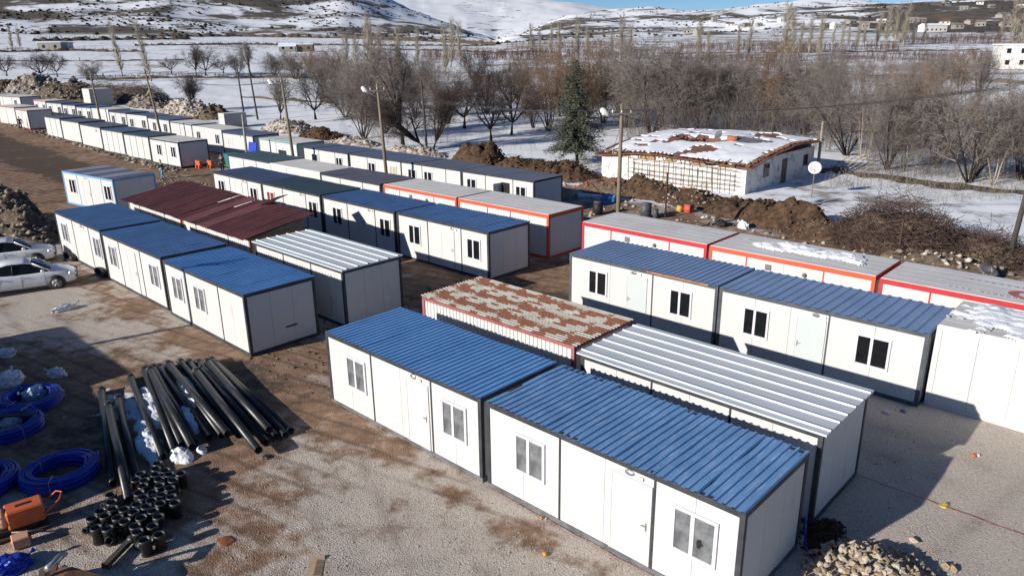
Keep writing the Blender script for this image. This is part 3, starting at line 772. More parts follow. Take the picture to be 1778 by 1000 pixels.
# red and orange framed containers
fl = [('vent', 2.75), ('round', 4.3)]
container('red-framed white container with flat grey roof, nearest the lamp pole', -22.5, 29.0, frame='red', roof='flat', roofmat='greyroof', front=[('d', 1.79), ('d', 5.08)] + fl, group=row, post=0.14, beam=0.19, near=1)
container('red-framed white container with a strip of snow on its flat grey roof', -15.35, 28.95, frame='orange', roof='flat', roofmat='greyroof', front=[('d', 1.76), ('d', 5.04)] + fl, group=row, post=0.14, beam=0.19, near=1)
i3 = container('red-framed white container with faded lettering and red emblem on its grey roof', -8.2, 28.9, frame='red', roof='flat', roofmat='greyroof', front=[('d', 1.77), ('d', 5.0)], group=row, post=0.14, beam=0.19, near=1)
container('orange-framed container with pale grey roof and plain shaded end wall', -31.76, 29.05, frame='orange', roof='flat', roofmat='greyroof', front=[('d', 2.43), ('d', 4.22), ('dm', 'greysteel')], group=row, post=0.15, beam=0.19, near=1)
container('orange-framed container with debris-specked grey roof, next to the purple-grey roof', -38.95, 29.1, frame='orange', roof='flat', roofmat='greyroof', front=[('d', 1.65), ('d', 4.95)] + fl, group=row, post=0.14, beam=0.19, near=1)
container('white container with purple-grey sheet roof next to the orange-framed ones', -46.35, 29.15, roofmat='purple', front=[('d', 2.4), ('d', 5.0)], group=row, near=1, pitch=0.25, rh=0.02)
container('white-framed container with pale flat roof between green and purple-grey roofs', -53.5, 29.2, frame='whitesteel', roof='flat', roofmat='beigeroof', front=[('d', 2.4)], group=row, near=1)
container('white container with dull green roof behind the navy-roofed one', -60.65, 29.35, roofmat='green', front=[('d', 2.6), ('d', 4.7)], group=row, near=1, pitch=0.25, rh=0.02)
# back row
for i, (s0, rm, fr, lab) in enumerate([
    (-60.35, 'navy', [('w', 1.8), ('d', 2.5), ('d', 5.0), ('w', 5.6)], 'slate-roofed container next to the teal-framed one in the back row'),
    (-53.2, 'navy', [('d', 2.5), ('w', 3.1), ('w', 5.9, 'glassyellow', 0.9)], 'slate-roofed container with a yellow curtained window behind the tall lamp pole'),
    (-46.35, 'slateroof', [('w', 1.4), ('d', 2.6), ('w', 3.3), ('d', 5.3)], 'slate-roofed container with two windows, second from the near end of the back row'),
    (-39.3, 'slateroof', [('w', 1.0), ('d', 2.4), ('open', 4.0, 4.75), ('d', 5.06), ('w', 5.8)], 'slate-roofed container with an open doorway at the end of the back row')]):
    container(lab, s0, 36.4, roofmat=rm, front=fr, group=row, near=1, pitch=0.25, rh=0.02)
container('teal-framed white container with pale flat roof', -69.4, 37.0, frame='teal', roof='flat', roofmat='beigeroof', front=[('d', 3.2)], group=row, near=1)

def from_px(px, py, h=2.46):
    p = G(px, py, h); return ST(p.x, p.y)
def row_px(pts, specs, D=2.98):
    """containers whose front top corners run through pixels; length is the gap to the next"""
    c = [from_px(*p) for p in pts]
    for i, sp in enumerate(specs):
        (s0, t0), (s1, t1) = c[i], c[i + 1]
        Lc = math.hypot(s1 - s0, t1 - t0) - 0.14
        container(sp[0], s0, t0, L=Lc, D=D, yaw=math.atan2(t1 - t0, s1 - s0), roofmat=sp[1], roof=sp[2], frame=sp[3], front=[(k[0], k[1] * Lc) + tuple(k[2:]) for k in sp[4]], group=row, near=0, pitch=0.33, rh=0.02)
lw = [('w', .22), ('d', .38), ('d', .7), ('w', .82)]
row_px([(57, 173), (79, 177), (107, 181), (131, 184.2), (158, 187.5), (188, 192), (219, 197.5), (255, 203), (294, 210), (333, 218), (385, 228.2), (440, 237)], [
    ('far container with faded red eaves at the end of the long back row', 'beigeroof', 'flat', 'pinkred', lw),
    ('far dark blue-roofed container, second in the long back row', 'navy', 'rib', 'slate', lw),
    ('far blue-roofed container, third in the long back row', 'navy', 'rib', 'slate', lw),
    ('far blue-roofed container in the long back row, right under the white cabin', 'blueB', 'rib', 'slate', lw),
    ('far container with plain white roof in the long back row', 'beigeroof', 'flat', 'whitesteel', [('d', .5)]),
    ('far grey-blue roofed container just beyond the plain white roofed one', 'slateroof', 'rib', 'slate', lw),
    ('far blue-roofed container in front of the pink rubble', 'navy', 'rib', 'whitesteel', lw),
    ('blue-roofed container behind the thin guyed pole', 'navy', 'rib', 'slate', [('w', .3), ('w', .8)]),
    ('pale grey roofed container with blank front next to the beige-roofed one', 'greyroof', 'flat', 'slate', [('d', .45)]),
    ('beige-roofed white container with yellow sign on its front', 'beigeroof', 'flat', 'whitesteel', [('w', .2), ('d', .42), ('w', .84)]),
    ('navy-roofed container behind the blue bins, next to the teal-framed one', 'navy', 'rib', 'slate', [('w', .25), ('d', .6), ('door', .72, .85)])])
ms = [('d', .25), ('d', .5), ('d', .75)]
row_px([(75.5, 201), (104, 207), (137, 214), (174, 223), (213, 231), (258, 239), (310, 248.5)], [
    ('dark-roofed container at the far end of the roadside row', 'slateroof', 'rib', 'slate', [('d', .35), ('d', .7)]),
    ('dark-roofed blank white container, second from far end of the roadside row', 'slateroof', 'rib', 'slate', []),
    ('dark-roofed blank white container with a small wall box in the roadside row', 'slateroof', 'rib', 'slate', [('vent', .8)]),
    ('blue-grey roofed panelled container in the roadside row', 'navy', 'rib', 'slate', ms),
    ('green-grey roofed panelled container in the roadside row', 'green', 'rib', 'slate', ms),
    ('pale-roofed container with two windows and dark-framed end at the near end of the roadside row', 'greyroof', 'flat', 'dark', [('w', .32), ('d', .55), ('w', .8)])])
row_px([(-6, 182.2), (25, 188.3), (47, 193.6)], [
    ('red-eaved white container cut by the picture edge beyond the roadside row', 'beigeroof', 'flat', 'pinkred', [('d', .5)]),
    ('red-eaved white container with a person in dark clothes before it', 'beigeroof', 'flat', 'pinkred', [('d', .5)])])
row_px([(-15, 163.5), (35, 170.5)], [('white container with snowy roof at the very end of the camp', 'greyroof', 'flat', 'slate', lw)])
s_, t_ = from_px(142, 157, 2.5)
container('small white cabin standing by the brush mound beyond the long row', s_, t_, L=3.4, D=3.6, H=2.8, roof='flat', roofmat='greyroof', frame='whitesteel', front=[], group=row, near=0)
s_, t_ = from_px(378, 197, 1.9)
container('small white hut with dark door behind the pale grey roofed container', s_, t_, L=1.7, D=3.2, H=1.9, roof='flat', roofmat='beigeroof', frame='whitesteel', front=[], group=row, near=0)
# unseen containers added to cast shade over the pipe yard
container('unseen white container added to shade the pipe yard', -35.2, -1.5, front=[('d', 2.4), ('d', 4.9)], group=row, near=0)
container('unseen white container added to shade the hose coils', -27.9, -2.9, front=[('d', 2.4), ('d', 4.9)], group=row, near=0)

# ------------------------------------------------------------------ roof emblem, roof snow
def roof_marks(root):
    """faded stencilled lettering and a red crescent emblem, flat paint on the roof sheets"""
    q = random.Random(3); k = 0
    ink = pm('faded_black_paint', (0.10, 0.10, 0.10), (0.30, 0.29, 0.28), 0.8, 14)
    redp = pm('faded_red_paint', (0.42, 0.06, 0.06), (0.42, 0.22, 0.20), 0.8, 8)
    z = 2.4835
    bars = []
    for (x0, y0, n, h, gap) in ((2.55, 1.95, 17, 0.16, 0.24), (2.0, 0.55, 22, 0.14, 0.20)):
        for i in range(n):
            if q.random() < 0.12: continue
            x = x0 + i * gap
            for c in range(2):
                bars.append((x + c * 0.07, x + c * 0.07 + 0.03, y0, y0 + h * q.uniform(.6, 1), z, z + .002))
            yy = y0 + q.choice([0.0, h * .45])
            bars.append((x + 0.03, x + 0.07, yy, yy + 0.03, z, z + .002))
    v, f = boxes(bars); mesh('roof_lettering', v, f, ink, False, root)['kind'] = 'stuff'
    v, f = [], []; n = 28
    for i in range(n + 1):
        a = math.radians(40 + 280 * i / n)
        v.append((4.55 + 0.62 * math.cos(a), 1.15 + 0.50 * math.sin(a), z)); v.append((4.72 + 0.46 * math.cos(a) , 1.15 + 0.36 * math.sin(a), z))
    for i in range(n): f.append((2 * i, 2 * i + 1, 2 * i + 3, 2 * i + 2)[::-1])
    mesh('roof_emblem', v, f, redp, False, root)
roof_marks(i3)
def snow_blob(name, label, cx, cy, z, rx, ry, h, rot, seed, cut=0.32, res=46, cat='snow'):
    """a patch of lying snow: bumpy cushion with a ragged rim, standing on z"""
    xs = np.linspace(-1.15, 1.15, res); X, Y = np.meshgrid(xs, xs)
    q = fbm(X * rx * 1.0, Y * ry * 1.0, 2.1, seed, 4)
    d = 1 - (X ** 2 + Y ** 2) + (q - .5) * 2.1
    Hh = np.clip(d - cut, 0, 1) ** 0.5 * h * (0.55 + 0.9 * fbm(X * rx, Y * ry, 5.0, seed + 5, 3))
    c, s_ = math.cos(rot), math.sin(rot)
    x, y = X * rx * c - Y * ry * s_ + cx, X * rx * s_ + Y * ry * c + cy
    keep = Hh > 0; idx = -np.ones(X.shape, int); v = []; f = []
    k2 = keep.copy()
    k2[1:] |= keep[:-1]; k2[:-1] |= keep[1:]; k2[:, 1:] |= keep[:, :-1]; k2[:, :-1] |= keep[:, 1:]
    for i, j in zip(*np.where(k2)):
        idx[i, j] = len(v); zz = z if z is not None else hgt(x[i, j], y[i, j]) - 0.01
        v.append((x[i, j], y[i, j], zz + Hh[i, j] + 0.004))
    for i in range(res - 1):
        for j in range(res - 1):
            q4 = (idx[i, j], idx[i, j + 1], idx[i + 1, j + 1], idx[i + 1, j])
            if min(q4) >= 0: f.append(q4)
    o = mesh(name, v, f, M['snow'], True); tag(o, label, cat, kind='stuff'); return o
p = W(-11.6, 30.6); snow_blob('roof_snow', 'strip of clumpy snow lying on the red-framed grey roof', p.x, p.y, 2.485, 2.9, 0.75, 0.16, YAW, 4, 0.25, 70)
p = W(-1.35, 25.8); snow_blob('roof_snow', 'broken snow cover on the roof of the all white container', p.x, p.y, 2.745, 3.2, 1.6, 0.14, YAW, 8, -0.15, 80)

# ------------------------------------------------------------------ heaps: soil, rubble, brush
def mound(name, label, cat, c, rs, rt, h, mat, seed, rot=None, rough=0.35, peaks=None, parts=None, res=46, kind=None):
    """a tipped heap: noisy height field whose rim runs into the ground"""
    rot = YAW if rot is None else rot
    xs = np.linspace(-1.1, 1.1, res); X, Y = np.meshgrid(xs, xs)
    d2 = X ** 2 + Y ** 2
    n1 = fbm(X * rs, Y * rt, 0.7, seed, 5); n2 = fbm(X * rs, Y * rt, 2.2, seed + 9, 3)
    Z = np.clip(1 - d2 * (0.55 + 0.95 * n1), 0, 1) ** 0.8 * h * (0.10 + 1.75 * n1) + (n2 - .5) * (h * rough + .25) * np.clip(1.1 - d2, 0, 1)
    Z = np.maximum(Z, -0.05) - 0.06
    ca, sa = math.cos(rot), math.sin(rot)
    x = X * rs * ca - Y * rt * sa + c[0]; y = X * rs * sa + Y * rt * ca + c[1]
    z = terr(x, y) + Z
    v = np.stack([x.ravel(), y.ravel(), z.ravel()], 1)
    i, j = np.meshgrid(np.arange(res - 1), np.arange(res - 1), indexing='ij')
    f = np.stack([i * res + j, i * res + j + 1, (i + 1) * res + j + 1, (i + 1) * res + j], -1).reshape(-1, 4)
    f = f[d2[:-1, :-1].ravel() < 1.25]
    o = obj(name, npmesh(name, v, f, mat, False))
    root = empty(name + '_heap' if False else name, (c[0], c[1], hgt(c[0], c[1])), 0, label, cat)
    o.name = 'heap_surface'; o.parent = root; o.matrix_parent_inverse = Matrix.Translation(-Vector(root.location))
    def at(px_, py_):      # height of the heap at a place
        u = ((px_ - c[0]) * ca + (py_ - c[1]) * sa) / rs; w = (-(px_ - c[0]) * sa + (py_ - c[1]) * ca) / rt
        ii = int(np.clip((w + 1.1) / 2.2 * (res - 1), 0, res - 1)); jj = int(np.clip((u + 1.1) / 2.2 * (res - 1), 0, res - 1))
        return Z[ii, jj]
    if parts:
        n, size, pmat, pname = parts
        if pname == 'clods': n *= 4
        r = np.random.RandomState(seed)
        P8 = np.array([(1, 0, 0), (-1, 0, 0), (0, 1, 0), (0, -1, 0), (0, 0, 1), (0, 0, -1)], float)
        F8 = np.array([(0, 2, 4), (2, 1, 4), (1, 3, 4), (3, 0, 4), (2, 0, 5), (1, 2, 5), (3, 1, 5), (0, 3, 5)])
        vs, fs = [], []
        for k in range(n):
            a, dd = r.rand() * 6.28, r.rand() ** 0.6 * 1.05
            X1, Y1 = math.cos(a) * dd * rs, math.sin(a) * dd * rt
            wx, wy = X1 * ca - Y1 * sa + c[0], X1 * sa + Y1 * ca + c[1]
            sc = size[0] + (size[1] - size[0]) * r.rand() ** 2.5
            q = P8 * (0.6 + 0.8 * r.rand(6, 1)) * sc * np.array([1, .75, .55])
            an = r.rand() * 6.28; tl = r.rand() - .5
            R = np.array(Matrix.Rotation(an, 3, 'Z') @ Matrix.Rotation(tl, 3, 'X'))
            q = q @ R.T + np.array([wx, wy, float(terr_base(wx, wy)) + max(at(wx, wy), 0) + sc * 0.25])
            fs.append(F8 + len(vs) * 6); vs.append(q)
        po = obj(pname, npmesh(pname, np.concatenate(vs), np.concatenate(fs), pmat))
        po.parent = root; po.matrix_parent_inverse = Matrix.Translation(-Vector(root.location)); po['kind'] = 'stuff'
    return root
S, S2, RB, RW = M['soil'], M['soil2'], M['rubble'], M['rubblewhite']
def mpx(px, py): return G(px, py)
for px, py, rs, rt, h, mt, lab, pt in [
    (832, 287, 3.2, 3.0, 2.3, S, 'pointed dark brown soil mound behind the slate-roofed back row', (120, (.06, .25), S, 'clods')),
    (915, 297, 4.2, 2.4, 1.4, S, 'long low brown soil mound running on from the pointed one', (120, (.06, .22), S, 'clods')),
    (985, 308, 3.0, 2.4, 1.9, S, 'rounded dark soil mound at the foot of the conifer', (100, (.06, .22), S, 'clods')),
    (1060, 330, 3.2, 2.2, 1.0, S2, 'low mixed soil and brick heap before the ruined wall end', (160, (.06, .22), M['brick'], 'bricks')),
    (1125, 338, 3.4, 2.0, 1.4, S, 'soil ridge below the ruined house trellis', (120, (.06, .2), S2, 'clods')),
    (1210, 352, 3.6, 2.2, 1.0, S, 'low soil ridge with litter under the ruined white wall', (170, (.05, .2), RW, 'litter')),
    (1305, 372, 3.6, 2.3, 1.5, S, 'brown soil ridge in front of the ruined house corner', (100, (.05, .2), S, 'clods')),
    (1375, 392, 3.0, 2.0, 1.5, S, 'brown soil mound nearest the big brush pile', (100, (.05, .2), S, 'clods')),
    (1435, 412, 3.0, 1.6, 0.8, S, 'low soil spill at the foot of the brush pile', (80, (.05, .2), S2, 'clods')),
    (1610, 455, 4.0, 1.6, 0.7, S2, 'trampled soil and rubbish heap behind the lettered grey roof', (220, (.05, .28), RW, 'rubbish')),
    (500, 226, 4.5, 3.0, 1.3, RW, 'white plaster rubble heap with snow behind the teal-framed container', (572, (0.06, 0.36), RW, 'broken_blocks')),
    (560, 238, 4.0, 2.2, 1.1, S, 'dark soil heap behind the first slate-roofed container', (120, (.08, .3), S, 'clods')),
    (615, 250, 4.0, 2.0, 0.9, RW, 'pale rubble strip behind the back row', (440, (0.048, 0.21), RW, 'broken_blocks')),
    (715, 268, 5.0, 2.0, 0.9, RW, 'pale rubble strip at the foot of the leaning forked tree', (528, (0.048, 0.21), RW, 'broken_blocks')),
    (325, 196, 7.0, 3.0, 1.7, RW, 'pinkish rubble heap behind the long back row', (704, (0.09, 0.45), RW, 'broken_blocks')),
    (262, 184, 6.0, 3.5, 1.6, RB, 'grey rubble heap at the foot of the dark brush mound', (572, (0.09, 0.42), RB, 'broken_blocks')),
    (372, 205, 3.0, 2.4, 1.6, S2, 'dark tangle of rubble and wood beside the small white hut', (352, (0.072, 0.3), M['barkdark'], 'broken_wood')),
    (60, 160, 12, 6.0, 2.6, RB, 'long pale rubble heap at the far end of the camp', (924, (0.12, 0.6), RW, 'broken_blocks')),
    (120, 167, 9, 6.0, 2.5, S2, 'brown rubble heap between pale rubble and the white cabin', (704, (0.12, 0.54), RB, 'broken_blocks')),
    (10, 158, 8, 6.0, 2.2, S2, 'dark soil bank beyond the farthest containers', (120, (.2, .7), S2, 'clods'))]:
    if 'soil' in lab: h *= .78
    mound('soil_mound' if 'soil' in lab else 'rubble_heap', lab, 'mound' if 'soil' in lab else 'rubble', mpx(px, py), rs, rt, h, mt, px, parts=pt)
mound('rubble_heap', 'dark rubble heap with pale sunlit crest by the far end blue-roofed container', 'rubble', W(-55.5, 11.6), 6.5, 2.4, 2.0, S2, 5, parts=(924, (0.048, 0.27), RB, 'broken_blocks'))
mound('rubble_heap', 'smaller pale rubble spill in front of the dark rubble heap', 'rubble', W(-52.5, 9.2), 3.5, 1.5, 0.9, S2, 6, parts=(440, (0.036, 0.18), RW, 'broken_blocks'))
mound('soil_mound', 'low dark soil spill at the back corner of the nearest container', 'mound', G(1428, 930), 0.45, 0.8, 0.16, S, 8, parts=(120, (.02, .07), S, 'clods'), res=30)
def row_pts(s0, s1, t0, t1):
    def fn(r, n):
        s = s0 + (s1 - s0) * r.rand(n); t = t0 + (t1 - t0) * r.rand(n)
        return np.stack([s * CY - t * SY, s * SY + t * CY], 1)
    return fn
stones_stuff('roadside_stones', 700, row_pts(-125, -70, 28.3, 30.0), (0.06, 0.4), RB, 'grey broken stones lining the foot of the roadside row', 'stones')
stones_stuff('scattered_rubble', 900, row_pts(-40, 4, 38, 48), (0.04, 0.26), RW, 'pale litter and stones scattered behind the red-framed row', 'stones')
stones_stuff('scattered_rubble', 500, row_pts(-70, -55, 21, 28), (0.05, 0.22), RB, 'broken stones on the ground near the walking person', 'stones')
stones_stuff('scattered_clods', 600, row_pts(-26, -19, 11.5, 24), (0.02, 0.1), S2, 'brown clods on the earth lane between the blocks', 'clods')

M['brushred'] = pm('cut_brush', (0.135, 0.09, 0.075), (0.08, 0.056, 0.05), 0.95, 0.8, spec=0.1)
def brush_pile(label, c, rs, rt, h, n, seed, mat='twigdark', rad=.016):
    r = np.random.RandomState(seed); P0, P1 = [], []
    for _ in range(n):
        a, u = r.rand() * 6.28, r.rand() ** .5
        x, y = math.cos(a) * u * rs, math.sin(a) * u * rt
        top = h * math.sqrt(max(0, 1 - u * u)) * (0.55 + 0.5 * r.rand())
        d = np.array([r.randn(), r.randn(), r.randn() * 0.45]); d /= np.linalg.norm(d)
        L = 0.5 + r.rand() * 1.1
        q = np.array([x * CY - y * SY + c[0], x * SY + y * CY + c[1], c[2] + top * (0.25 + .75 * r.rand())])
        P0.append(q - d * L / 2); P1.append(q + d * L / 2)
    P0, P1 = np.array(P0), np.array(P1)
    root = empty('brush_pile', c, 0, label, 'brush pile')
    o = obj('cut_branches', seg_mesh('cut_branches', P0, P1, np.full(n, rad), np.full(n, rad * .4), 3, M[mat]))
    o.parent = root; o.matrix_parent_inverse = Matrix.Translation(-Vector(c)); o['kind'] = 'stuff'
    v = []; m = 24
    core = mound_core(c, rs * .85, rt * .85, h * .72, seed)
    core.parent = root; core.matrix_parent_inverse = Matrix.Translation(-Vector(c))
    return root
def mound_core(c, rs, rt, h, seed, res=18):
    xs = np.linspace(-1, 1, res); X, Y = np.meshgrid(xs, xs); d2 = X ** 2 + Y ** 2
    Z = np.clip(1 - d2, 0, 1) ** .6 * h * (0.6 + 0.6 * fbm(X * rs, Y * rt, 1.2, seed)) - 0.05
    x = X * rs * CY - Y * rt * SY + c[0]; y = X * rs * SY + Y * rt * CY + c[1]
    v = np.stack([x.ravel(), y.ravel(), (terr(x, y) + Z).ravel()], 1)
    i, j = np.meshgrid(np.arange(res - 1), np.arange(res - 1), indexing='ij')
    f = np.stack([i * res + j, i * res + j + 1, (i + 1) * res + j + 1, (i + 1) * res + j], -1).reshape(-1, 4)
    return obj('packed_core', npmesh('packed_core', v, f, M['soil2']))

# ------------------------------------------------------------------ trees
def seg_mesh(name, P0, P1, R0, R1, n, mat):
    P0, P1, R0, R1 = map(lambda a: np.asarray(a, float), (P0, P1, R0, R1))
    d = P1 - P0; d /= np.maximum(np.linalg.norm(d, axis=1, keepdims=True), 1e-9)
    a = np.where(np.abs(d[:, 2:3]) < 0.9, np.array([[0, 0, 1.]]), np.array([[1., 0, 0]]))
    x = np.cross(d, a); x /= np.linalg.norm(x, axis=1, keepdims=True); y = np.cross(d, x)
    an = np.arange(n) * 2 * math.pi / n
    ring = x[:, None] * np.cos(an)[None, :, None] + y[:, None] * np.sin(an)[None, :, None]
    V = np.concatenate([P0[:, None] + ring * R0[:, None, None], P1[:, None] + ring * R1[:, None, None]], 1)
    k = np.arange(n); k2 = (k + 1) % n
    F = np.stack([k, k2, k2 + n, k + n], 1)
    F = (F[None] + (np.arange(len(P0)) * 2 * n)[:, None, None]).reshape(-1, 4)
    return npmesh(name, V.reshape(-1, 3), F, mat)
class Tree:
    def __init__(s, seed): s.r = random.Random(seed); s.seg = {i: [] for i in range(6)}
    def rv(s): return Vector((s.r.gauss(0, 1), s.r.gauss(0, 1), s.r.gauss(0, 1)))
    def limb(s, p, d, L, r, lev, P):
        n = P['n'][lev]; top = lev >= P['max']
        for i in range(n):
            d = (d + s.rv() * P['wob'][lev] + Vector((0, 0, P['up'][lev]))).normalized()
            q = p + d * (L / n)
            ra, rb = r * (1 - .75 * i / n), r * (1 - .75 * (i + 1) / n)
            s.seg[lev].append((p, q, ra, rb)); p = q
            if not top and (i >= P['bare'][lev]):
                for _ in range(P['kids'][lev]):
                    a = s.r.uniform(*P['ang'][lev]); ax = d.cross(s.rv()).normalized()
                    dd = (Matrix.Rotation(a, 3, ax) @ d)
                    s.limb(p, dd, L * s.r.uniform(*P['lr'][lev]) * (1 - .35 * i / n), max(rb * .6, P['rmin']), lev + 1, P)
    def meshes(s, tm, cm, levs=1):
        zm = max(x[1].z for l in s.seg.values() for x in l); k = 1 / zm
        for l in s.seg: s.seg[l] = [(a * k, b * k, c, d) for a, b, c, d in s.seg[l]]
        tr = [x for l in range(levs) for x in s.seg[l]]
        a = np.array([[*x[0], *x[1], x[2], x[3]] for x in tr])
        t = seg_mesh('trunk', a[:, :3], a[:, 3:6], a[:, 6], a[:, 7], 7, tm)
        cr = [x for l in range(levs, 6) for x in s.seg[l]]
        b = np.array([[*x[0], *x[1], x[2], x[3]] for x in cr])
        c = seg_mesh('crown', b[:, :3], b[:, 3:6], b[:, 6], b[:, 7], 3, cm)
        return t, c
R_ = math.radians
def orchard(seed, tm, cm):
    T = Tree(seed); P = dict(max=4, n=[3, 5, 4, 3, 2], wob=[.08, .16, .2, .25, .3], up=[.1, .16, .10, .05, .03], bare=[9, 1, 0, 0, 0], kids=[0, 2, 3, 2, 0],
                             ang=[(0, 0), (R_(28), R_(62)), (R_(30), R_(70)), (R_(25), R_(65)), (0, 0)], lr=[(0, 0), (.45, .75), (.40, .7), (.4, .7), (0, 0)], rmin=.0016)
    p = Vector((0, 0, -.02)); d = Vector((T.r.uniform(-.1, .1), T.r.uniform(-.1, .1), 1)).normalized()
    T.limb(p, d, .24, .032, 0, P); p = T.seg[0][-1][1]
    for k in range(5):
        a = k * 1.257 + T.r.uniform(-.4, .4); e = T.r.uniform(.45, 1.0)
        T.limb(p, Vector((math.cos(a), math.sin(a), e)).normalized(), T.r.uniform(.52, .66), .016, 1, P)
    return T.meshes(tm, cm, 2)
def bigtree(seed, tm, cm, lean=(0, 0), forks=5, trunk=.3):
    T = Tree(seed); P = dict(max=4, n=[4, 6, 5, 3, 2], wob=[.06, .15, .2, .25, .3], up=[.08, .13, .06, .05, .02], bare=[9, 1, 0, 0, 0], kids=[0, 2, 2, 3, 0],
                             ang=[(0, 0), (R_(25), R_(55)), (R_(28), R_(65)), (R_(25), R_(60)), (0, 0)], lr=[(0, 0), (.4, .65), (.45, .7), (.4, .65), (0, 0)], rmin=.0013)
    d = Vector((lean[0], lean[1], 1)).normalized()
    T.limb(Vector((0, 0, -.02)), d, trunk, .030, 0, P); p = T.seg[0][-1][1]
    for k in range(forks):
        a = k * 6.283 / forks + T.r.uniform(-.5, .5); e = T.r.uniform(.8, 2.0)
        T.limb(p, (Vector((math.cos(a), math.sin(a), e)).normalized() + d * .3).normalized(), T.r.uniform(.55, .72), .017, 1, P)
    return T.meshes(tm, cm, 2)
def multistem(seed, tm, cm, stems=8, spread=.45):
    T = Tree(seed); P = dict(max=3, n=[6, 4, 3, 2], wob=[.11, .18, .25, .3], up=[.03, .07, .06, .03], bare=[1, 0, 0, 0], kids=[2, 2, 3, 0],
                             ang=[(R_(22), R_(58)), (R_(25), R_(62)), (R_(25), R_(65)), (0, 0)], lr=[(.30, .58), (.4, .75), (.4, .75), (0, 0)], rmin=.0015)
    for k in range(stems):
        a = k * 6.283 / stems + T.r.uniform(-.4, .4); q = T.r.uniform(.1, spread) * 1.45
        T.limb(Vector((math.cos(a) * .02, math.sin(a) * .02, -.02)), Vector((math.cos(a) * q, math.sin(a) * q, 1)).normalized(), T.r.uniform(.6, .95), T.r.uniform(.006, .012), 0, P)
    return T.meshes(tm, cm, 1)
def poplar(seed, tm, cm):
    T = Tree(seed); P = dict(max=2, n=[16, 4, 2], wob=[.015, .06, .12], up=[.04, .30, .2], bare=[1, 0, 0], kids=[6, 2, 0],
                             ang=[(R_(22), R_(48)), (R_(15), R_(35)), (0, 0)], lr=[(.11, .22), (.4, .7), (0, 0)], rmin=.0017)
    T.limb(Vector((0, 0, -.01)), Vector((T.r.uniform(-.02, .02), T.r.uniform(-.02, .02), 1)).normalized(), .97, .012, 0, P)
    return T.meshes(tm, cm, 1)
def sapling(seed, tm, cm):
    T = Tree(seed); P = dict(max=2, n=[6, 3, 2], wob=[.05, .1, .2], up=[.05, .2, .1], bare=[1, 0, 0], kids=[2, 2, 0],
                             ang=[(R_(15), R_(40)), (R_(15), R_(45)), (0, 0)], lr=[(.2, .4), (.4, .6), (0, 0)], rmin=.0016)
    for k in range(5):
        a = k * 1.257 + T.r.uniform(-.5, .5)
        T.limb(Vector((math.cos(a) * .05, math.sin(a) * .05, -.02)), Vector((math.cos(a) * .16, math.sin(a) * .16, 1)).normalized(), T.r.uniform(.6, .98), .007, 0, P)
    return T.meshes(tm, cm, 1)
B, BD, BP = M['bark'], M['barkdark'], M['barkpale']
PROTO = {
    'orchard': [orchard(11 + k, BD, M['twigdark']) for k in range(3)],
    'big': [bigtree(31 + k, BD, M['twiggrey']) for k in range(3)],
    'bigdark': [bigtree(41 + k, BD, M['twigdark'], forks=6, trunk=.18) for k in range(2)],
    'willow': [multistem(51 + k, B, M['twigred'], 8, .4) for k in range(3)],
    'multi': [multistem(61 + k, BD, M['twiggrey'], 10, .62) for k in range(3)],
    'slim': [multistem(71 + k, BP, M['twiggrey'], 3, .22) for k in range(2)],
    'poplar': [poplar(81 + k, BP, M['twigpale']) for k in range(3)],
    'sapling': [sapling(91 + k, BP, M['twiggrey']) for k in range(2)]}
tree_n = 0
def tree(kind, px, py, topy, label, group=None, wide=1.0, lean=0.0, name='bare_tree', cat='tree', pos=None):
    global tree_n
    p = pos or G(px, py)
    h = max(1.0, (py - topy) * depth(p) / FPX * 1.12)
    root = empty(name, p, rng.uniform(0, 6.28) if not lean else 0.0, label, cat, group)
    if lean: root.rotation_euler = (0, lean, 0)
    pr = PROTO[kind][tree_n % len(PROTO[kind])]; tree_n += 1
    for nm, me in zip(('trunk', 'crown'), pr):
        obj(nm, me, root, None, None, (h * wide, h * wide, h))
    return root
ordn = ['first', 'second', 'third', 'fourth', 'fifth', 'sixth', 'seventh', 'eighth', 'ninth', 'tenth', 'eleventh', 'twelfth', 'thirteenth', 'fourteenth', 'fifteenth', 'sixteenth', 'seventeenth', 'eighteenth', 'nineteenth', 'twentieth',
        'twenty-first', 'twenty-second', 'twenty-third', 'twenty-fourth', 'twenty-fifth', 'twenty-sixth', 'twenty-seventh', 'twenty-eighth', 'twenty-ninth', 'thirtieth', 'thirty-first', 'thirty-second', 'thirty-third', 'thirty-fourth', 'thirty-fifth', 'thirty-sixth', 'thirty-seventh', 'thirty-eighth', 'thirty-ninth', 'fortieth', 'forty-first', 'forty-second', 'forty-third', 'forty-fourth']
gd = 'bare trees behind the camp'
